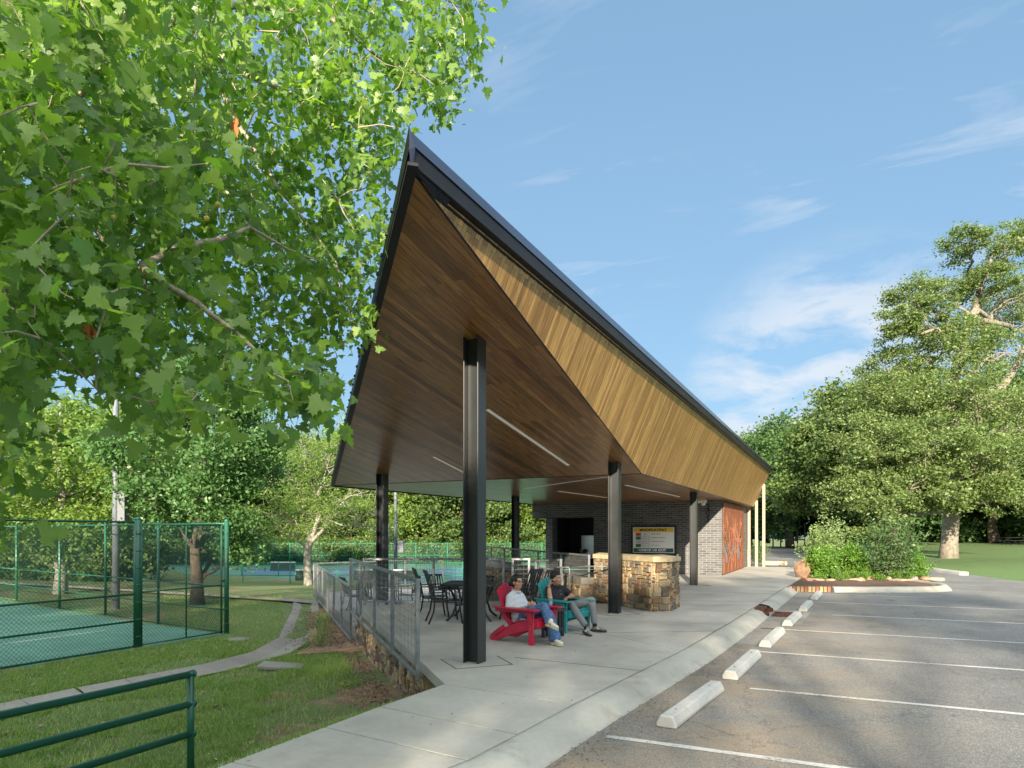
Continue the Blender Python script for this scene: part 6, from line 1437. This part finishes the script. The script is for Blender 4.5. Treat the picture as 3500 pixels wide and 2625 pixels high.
# seed balls and a few dead leaves
rs2 = random.Random(5)
for u, w_, Z in ((745, 700, 3.8), (707, 747, 3.8), (388, 745, 3.9), (218, 97, 3.9), (102, 467, 3.7), (1138, 428, 6.8)):
    c = V(u, w_, Z); m_ = MB(); m_.ell(c, (.0165, .0165, .0165), 10, 8); m_.tube([c, c + Vector((.01, 0, .09))], .0015, 4); m_.build('seed_ball', simple('seed_ball_green', (.33, .32, .06), .8, 0, .4, 120, 1., 200), sy)
db = np.array([V(797, 412, 5.0), V(292, 1115, 4.2), V(120, 1065, 5), V(310, 1125, 4.2)]); nd = len(db); v = db[:, None, :] + (tv[None] * .13) @ np.array([[.2, .3, -.9], [.9, -.2, .2], [.3, .8, .4]]); dlm = simple('dead_leaf_brown', (.42, .14, .05), .8); [link('dead_leaf', rawmesh('dead_leaf', q_, tf, 3, dlm), sy) for q_ in v]

# ------------------------------------------------------------------ bed shrubs
def shrub(label, u, Z, H, Rr, mat, seed, ls=.07, dens=1.0, stems=7, z0=0., flat=.3, name='shrub', lobes=10):
    p = V(u, 1821, Z); t = thing(name, label, 'shrub', (p.x, p.y, z0)); rs = np.random.RandomState(seed); mb = MB(); C = []
    for k in range(stems * 3):
        a = rs.uniform(0, 6.283); rr_ = rs.uniform(.15, 1) * Rr; h = H * (1 - .45 * (rr_ / Rr) ** 2) * rs.uniform(.55, 1.); e = np.array((math.cos(a) * rr_, math.sin(a) * rr_, h)); P = wob((math.cos(a) * .08, math.sin(a) * .08, 0), e, 4, rs, .05); mb.tube(P, [.014, .011, .008, .006, .003], 4, cap=False)
        for j in range(1, 5):
            m = rs.poisson(55 * dens); C.append(P[j] + rs.normal(size=(m, 3)) * Rr * (.17 if j < 4 else .12))
    C = np.concatenate(C); C = C[C[:, 2] > .02]; link('foliage', quads(C, np.full(len(C), ls), rs, flat, .45, 'foliage', mat), t); mb.build('stem', M['bark'], t); return t
shrub('bright green bushy shrub just right of the upright boulder', 2815, 26.3, 1.3, .68, M['leafshrub'], 1, .11, 1.1, 12)
shrub('bright green bushy shrub, right of the pair in the middle of the bed', 2918, 26.4, 1.35, .62, M['leafshrub'], 2, .11, 1.1, 12)
shrub('tall pale leaved shrub rising behind the two bright bushes', 2835, 30.5, 2.6, 1.2, M['leafpale'], 3, .13, .6, 12)
shrub('tall open dark green shrub with arching stems at the bed centre right', 3045, 25.5, 2.6, 1.3, M['leafdk'], 4, .13, .38, 12)
shrub('rounded yellow green shrub at the right end of the bed', 3120, 26.0, 1.25, .6, M['leafshrub'], 5, .08, 1.3, 9)
shrub('low bushy shrub filling under the open dark shrub', 3020, 26.4, .9, .7, M['leafdk'], 6, .08, 1.2, 9)
for i, (u, Z, lb) in enumerate(((2858, 25.6, 'small green tuft in front of the left bright shrub'), (2905, 25.5, 'small tuft with yellow flowers near the bed middle'), (2965, 25.8, 'small tuft with yellow flowers left of the dark shrub'), (3060, 25.2, 'small tuft with yellow flowers under the dark shrub'), (3110, 25.3, 'small green tuft at the right front of the bed'))):
    t = shrub(lb, u, Z, .38, .26, M['leafshrub'], 10 + i, .05, .6, 5, name='perennial_tuft')
    if 'yellow' in lb:
        m_ = MB(); rq = random.Random(i)
        for k in range(14): m_.lathe([(0, 0), (.022, .006), (0, .008)], (rq.uniform(-.25, .25), rq.uniform(-.25, .25), rq.uniform(.25, .42)), 6)
        m_.build('flower', M['flower'], t)
for i, (u, Z, h, lb) in enumerate(((2800, 25.0, .22, 'tiny green tuft behind the flat reddish front stone'), (2880, 24.75, .25, 'tiny tuft between the first two flat front stones'), (2945, 24.9, .3, 'small low tuft in the middle of the bed front'), (3005, 24.9, .3, 'small low tuft left of the flat grey stone'), (3150, 25.4, .3, 'small low tuft near the island tip'))):
    shrub(lb, u, Z, h, .3, M['leafshrub'], 50 + i, .05, .5, 5, name='perennial_tuft')
p = V(2585, 1900, 38.3); shrub('small red tinged bush between the beige posts', 2588, 38.5, 1.5, .7, M['leafmid'], 31, .09, .5, 6)
# ------------------------------------------------------------------ grass blades, clover, litter
def blades(name, n, reg, h, seed, mat, wd=.006, noise=True):
    rs = np.random.RandomState(seed); P = []
    while len(P) < n:
        x, y = reg(rs)
        if x is None: continue
        P.append((x, y, ground(x, y)))
    P = np.array(P); n = len(P); a = rs.uniform(0, 6.283, n); H = h * rs.uniform(.5, 1.35, n); lean = rs.normal(size=(n, 2)) * .45 * H[:, None]
    w_ = np.stack([np.cos(a), np.sin(a), np.zeros(n)], 1) * wd * .5; v = np.empty((n, 3, 3)); v[:, 0] = P - w_; v[:, 1] = P + w_; v[:, 2] = P + np.stack([lean[:, 0], lean[:, 1], H], 1); v[:, :, 2] += .0
    o = link(name, rawmesh(name, v.reshape(-1, 3), np.arange(n * 3).reshape(n, 3), 3, mat)); return struct(o, 'stuff')
import mathutils
def nval(x, y, s=1.): return mathutils.noise.noise((x * s, y * s, 3.3))
def reg1(rs):
    Z = rs.uniform(4.5, 17) ; u = rs.uniform(-100, 1560); p = VD * Z + RD * ((u - 1750) / 2333 * Z); x, y = p
    if x > -4.25 or x < -14.6: return None, None
    if dseg(x, y, GUT) < .40: return None, None
    if x < -8 and y > 10.6 and inpoly(x, y, [(-10.6, 11.2), (-11.2, 12.3), (-15.2, 16.6), (-16.8, 18.9), (-14, 20), (-9.4, 12.1)]): return None, None
    if x + y > 1.9 and y > 7.2 and x > -10.5: return None, None
    dn = nval(x, y, .9) + .5 * nval(x, y, 2.7)
    if dn > .12 and rs.rand() < .85: return None, None
    if x > -7.2 and 5.6 < y < 9.5 and x + y > -.3 and rs.rand() < .93: return None, None   # bare soil by the slab
    return x, y
blades('grass', 150000, reg1, .075, 1, M['blade'], .010)
def reg2(rs):
    Z = rs.uniform(15, 30); u = rs.uniform(560, 1130); p = VD * Z + RD * ((u - 1750) / 2333 * Z); x, y = p
    if (x < -14.9 and y < 13.2) or dseg(x, y, GUT) < .5 or x + y > .4: return None, None
    return x, y
blades('grass', 26000, reg2, .05, 2, M['blade'], .010)
def reg3(rs):
    t = rs.rand(); x = -11.5 - 4.2 * t; y = 12.0 + 5.1 * t; o_ = rs.normal() * .10; return x + .7 * .75 + o_, y + .45 * .0 + .25 + o_
blades('tall_grass', 1400, reg3, .22, 3, M['blade'], .008)
def reg4(rs):
    a = rs.normal() * .8; b = rs.normal() * .35; return -8.6 + a * -.7 + b * .5 - .3, 10.5 + a * .7 + b * .5 - .4
blades('tall_grass', 2500, reg4, .17, 4, M['blade'], .007)
rs = np.random.RandomState(9); P = []
while len(P) < 420:
    x, y = rs.uniform(-6.5, -4.4), rs.uniform(2.8, 5.4); 
    if nval(x, y, 1.5) > -.05: P.append((x, y, ground(x, y) + rs.uniform(.02, .05)))
m_ = MB()
for p in P[:260]: m_.lathe([(0, 0), (.008, .004), (.006, .012), (0, .014)], p, 5)
struct(m_.build('clover_flowers', M['clover']), 'stuff')
def litter(name, n, reg, ls, seed, mat, dz=.012):
    rs = np.random.RandomState(seed); P = []
    while len(P) < n:
        x, y = reg(rs)
        if x is None: continue
        P.append((x, y, (ground(x, y) if x < -4.2 else (0 if x < kx(y) else LOTZ)) + dz))
    P = np.array(P); me = quads(P, np.full(len(P), ls), rs, 3.5, .55, name, mat); return struct(link(name, me), 'stuff')
def rl1(rs): t = rs.rand(); o_ = abs(rs.normal()) * .35; return -5.0 - 5.2 * t - .7 * o_, 7.5 + 5.2 * t - .7 * o_ - .12
litter('leaf_litter', 1500, rl1, .055, 1, M['litter'], .02)
def rl2(rs): t = rs.rand(); return -10.6 - 5.2 * t + rs.normal() * .35, 12.1 + 5.6 * t + rs.normal() * .35
litter('leaf_litter', 3800, rl2, .05, 2, simple('dark_mulch_chips', (.06, .042, .03), .95, 0, .5), .075)
litter('leaf_litter', 600, lambda rs: reg1(rs), .095, 3, M['litter'], .04)
def rl4(rs): y = rs.uniform(4, 22); return kx(y) + .36 + abs(rs.normal()) * .25, y
litter('leaf_litter', 900, rl4, .028, 4, M['litter'], .006)
litter('leaf_litter', 60, lambda rs: (rs.uniform(-4, -2.2), rs.uniform(5, 22)), .03, 5, M['litter'], .006)
litter('leaf_litter', 900, lambda rs: ((lambda u, Z: (V(u, 1821, Z).x, V(u, 1821, Z).y))(rs.uniform(2760, 3230), rs.uniform(24.6, 31))), .05, 6, M['litter'], .26)
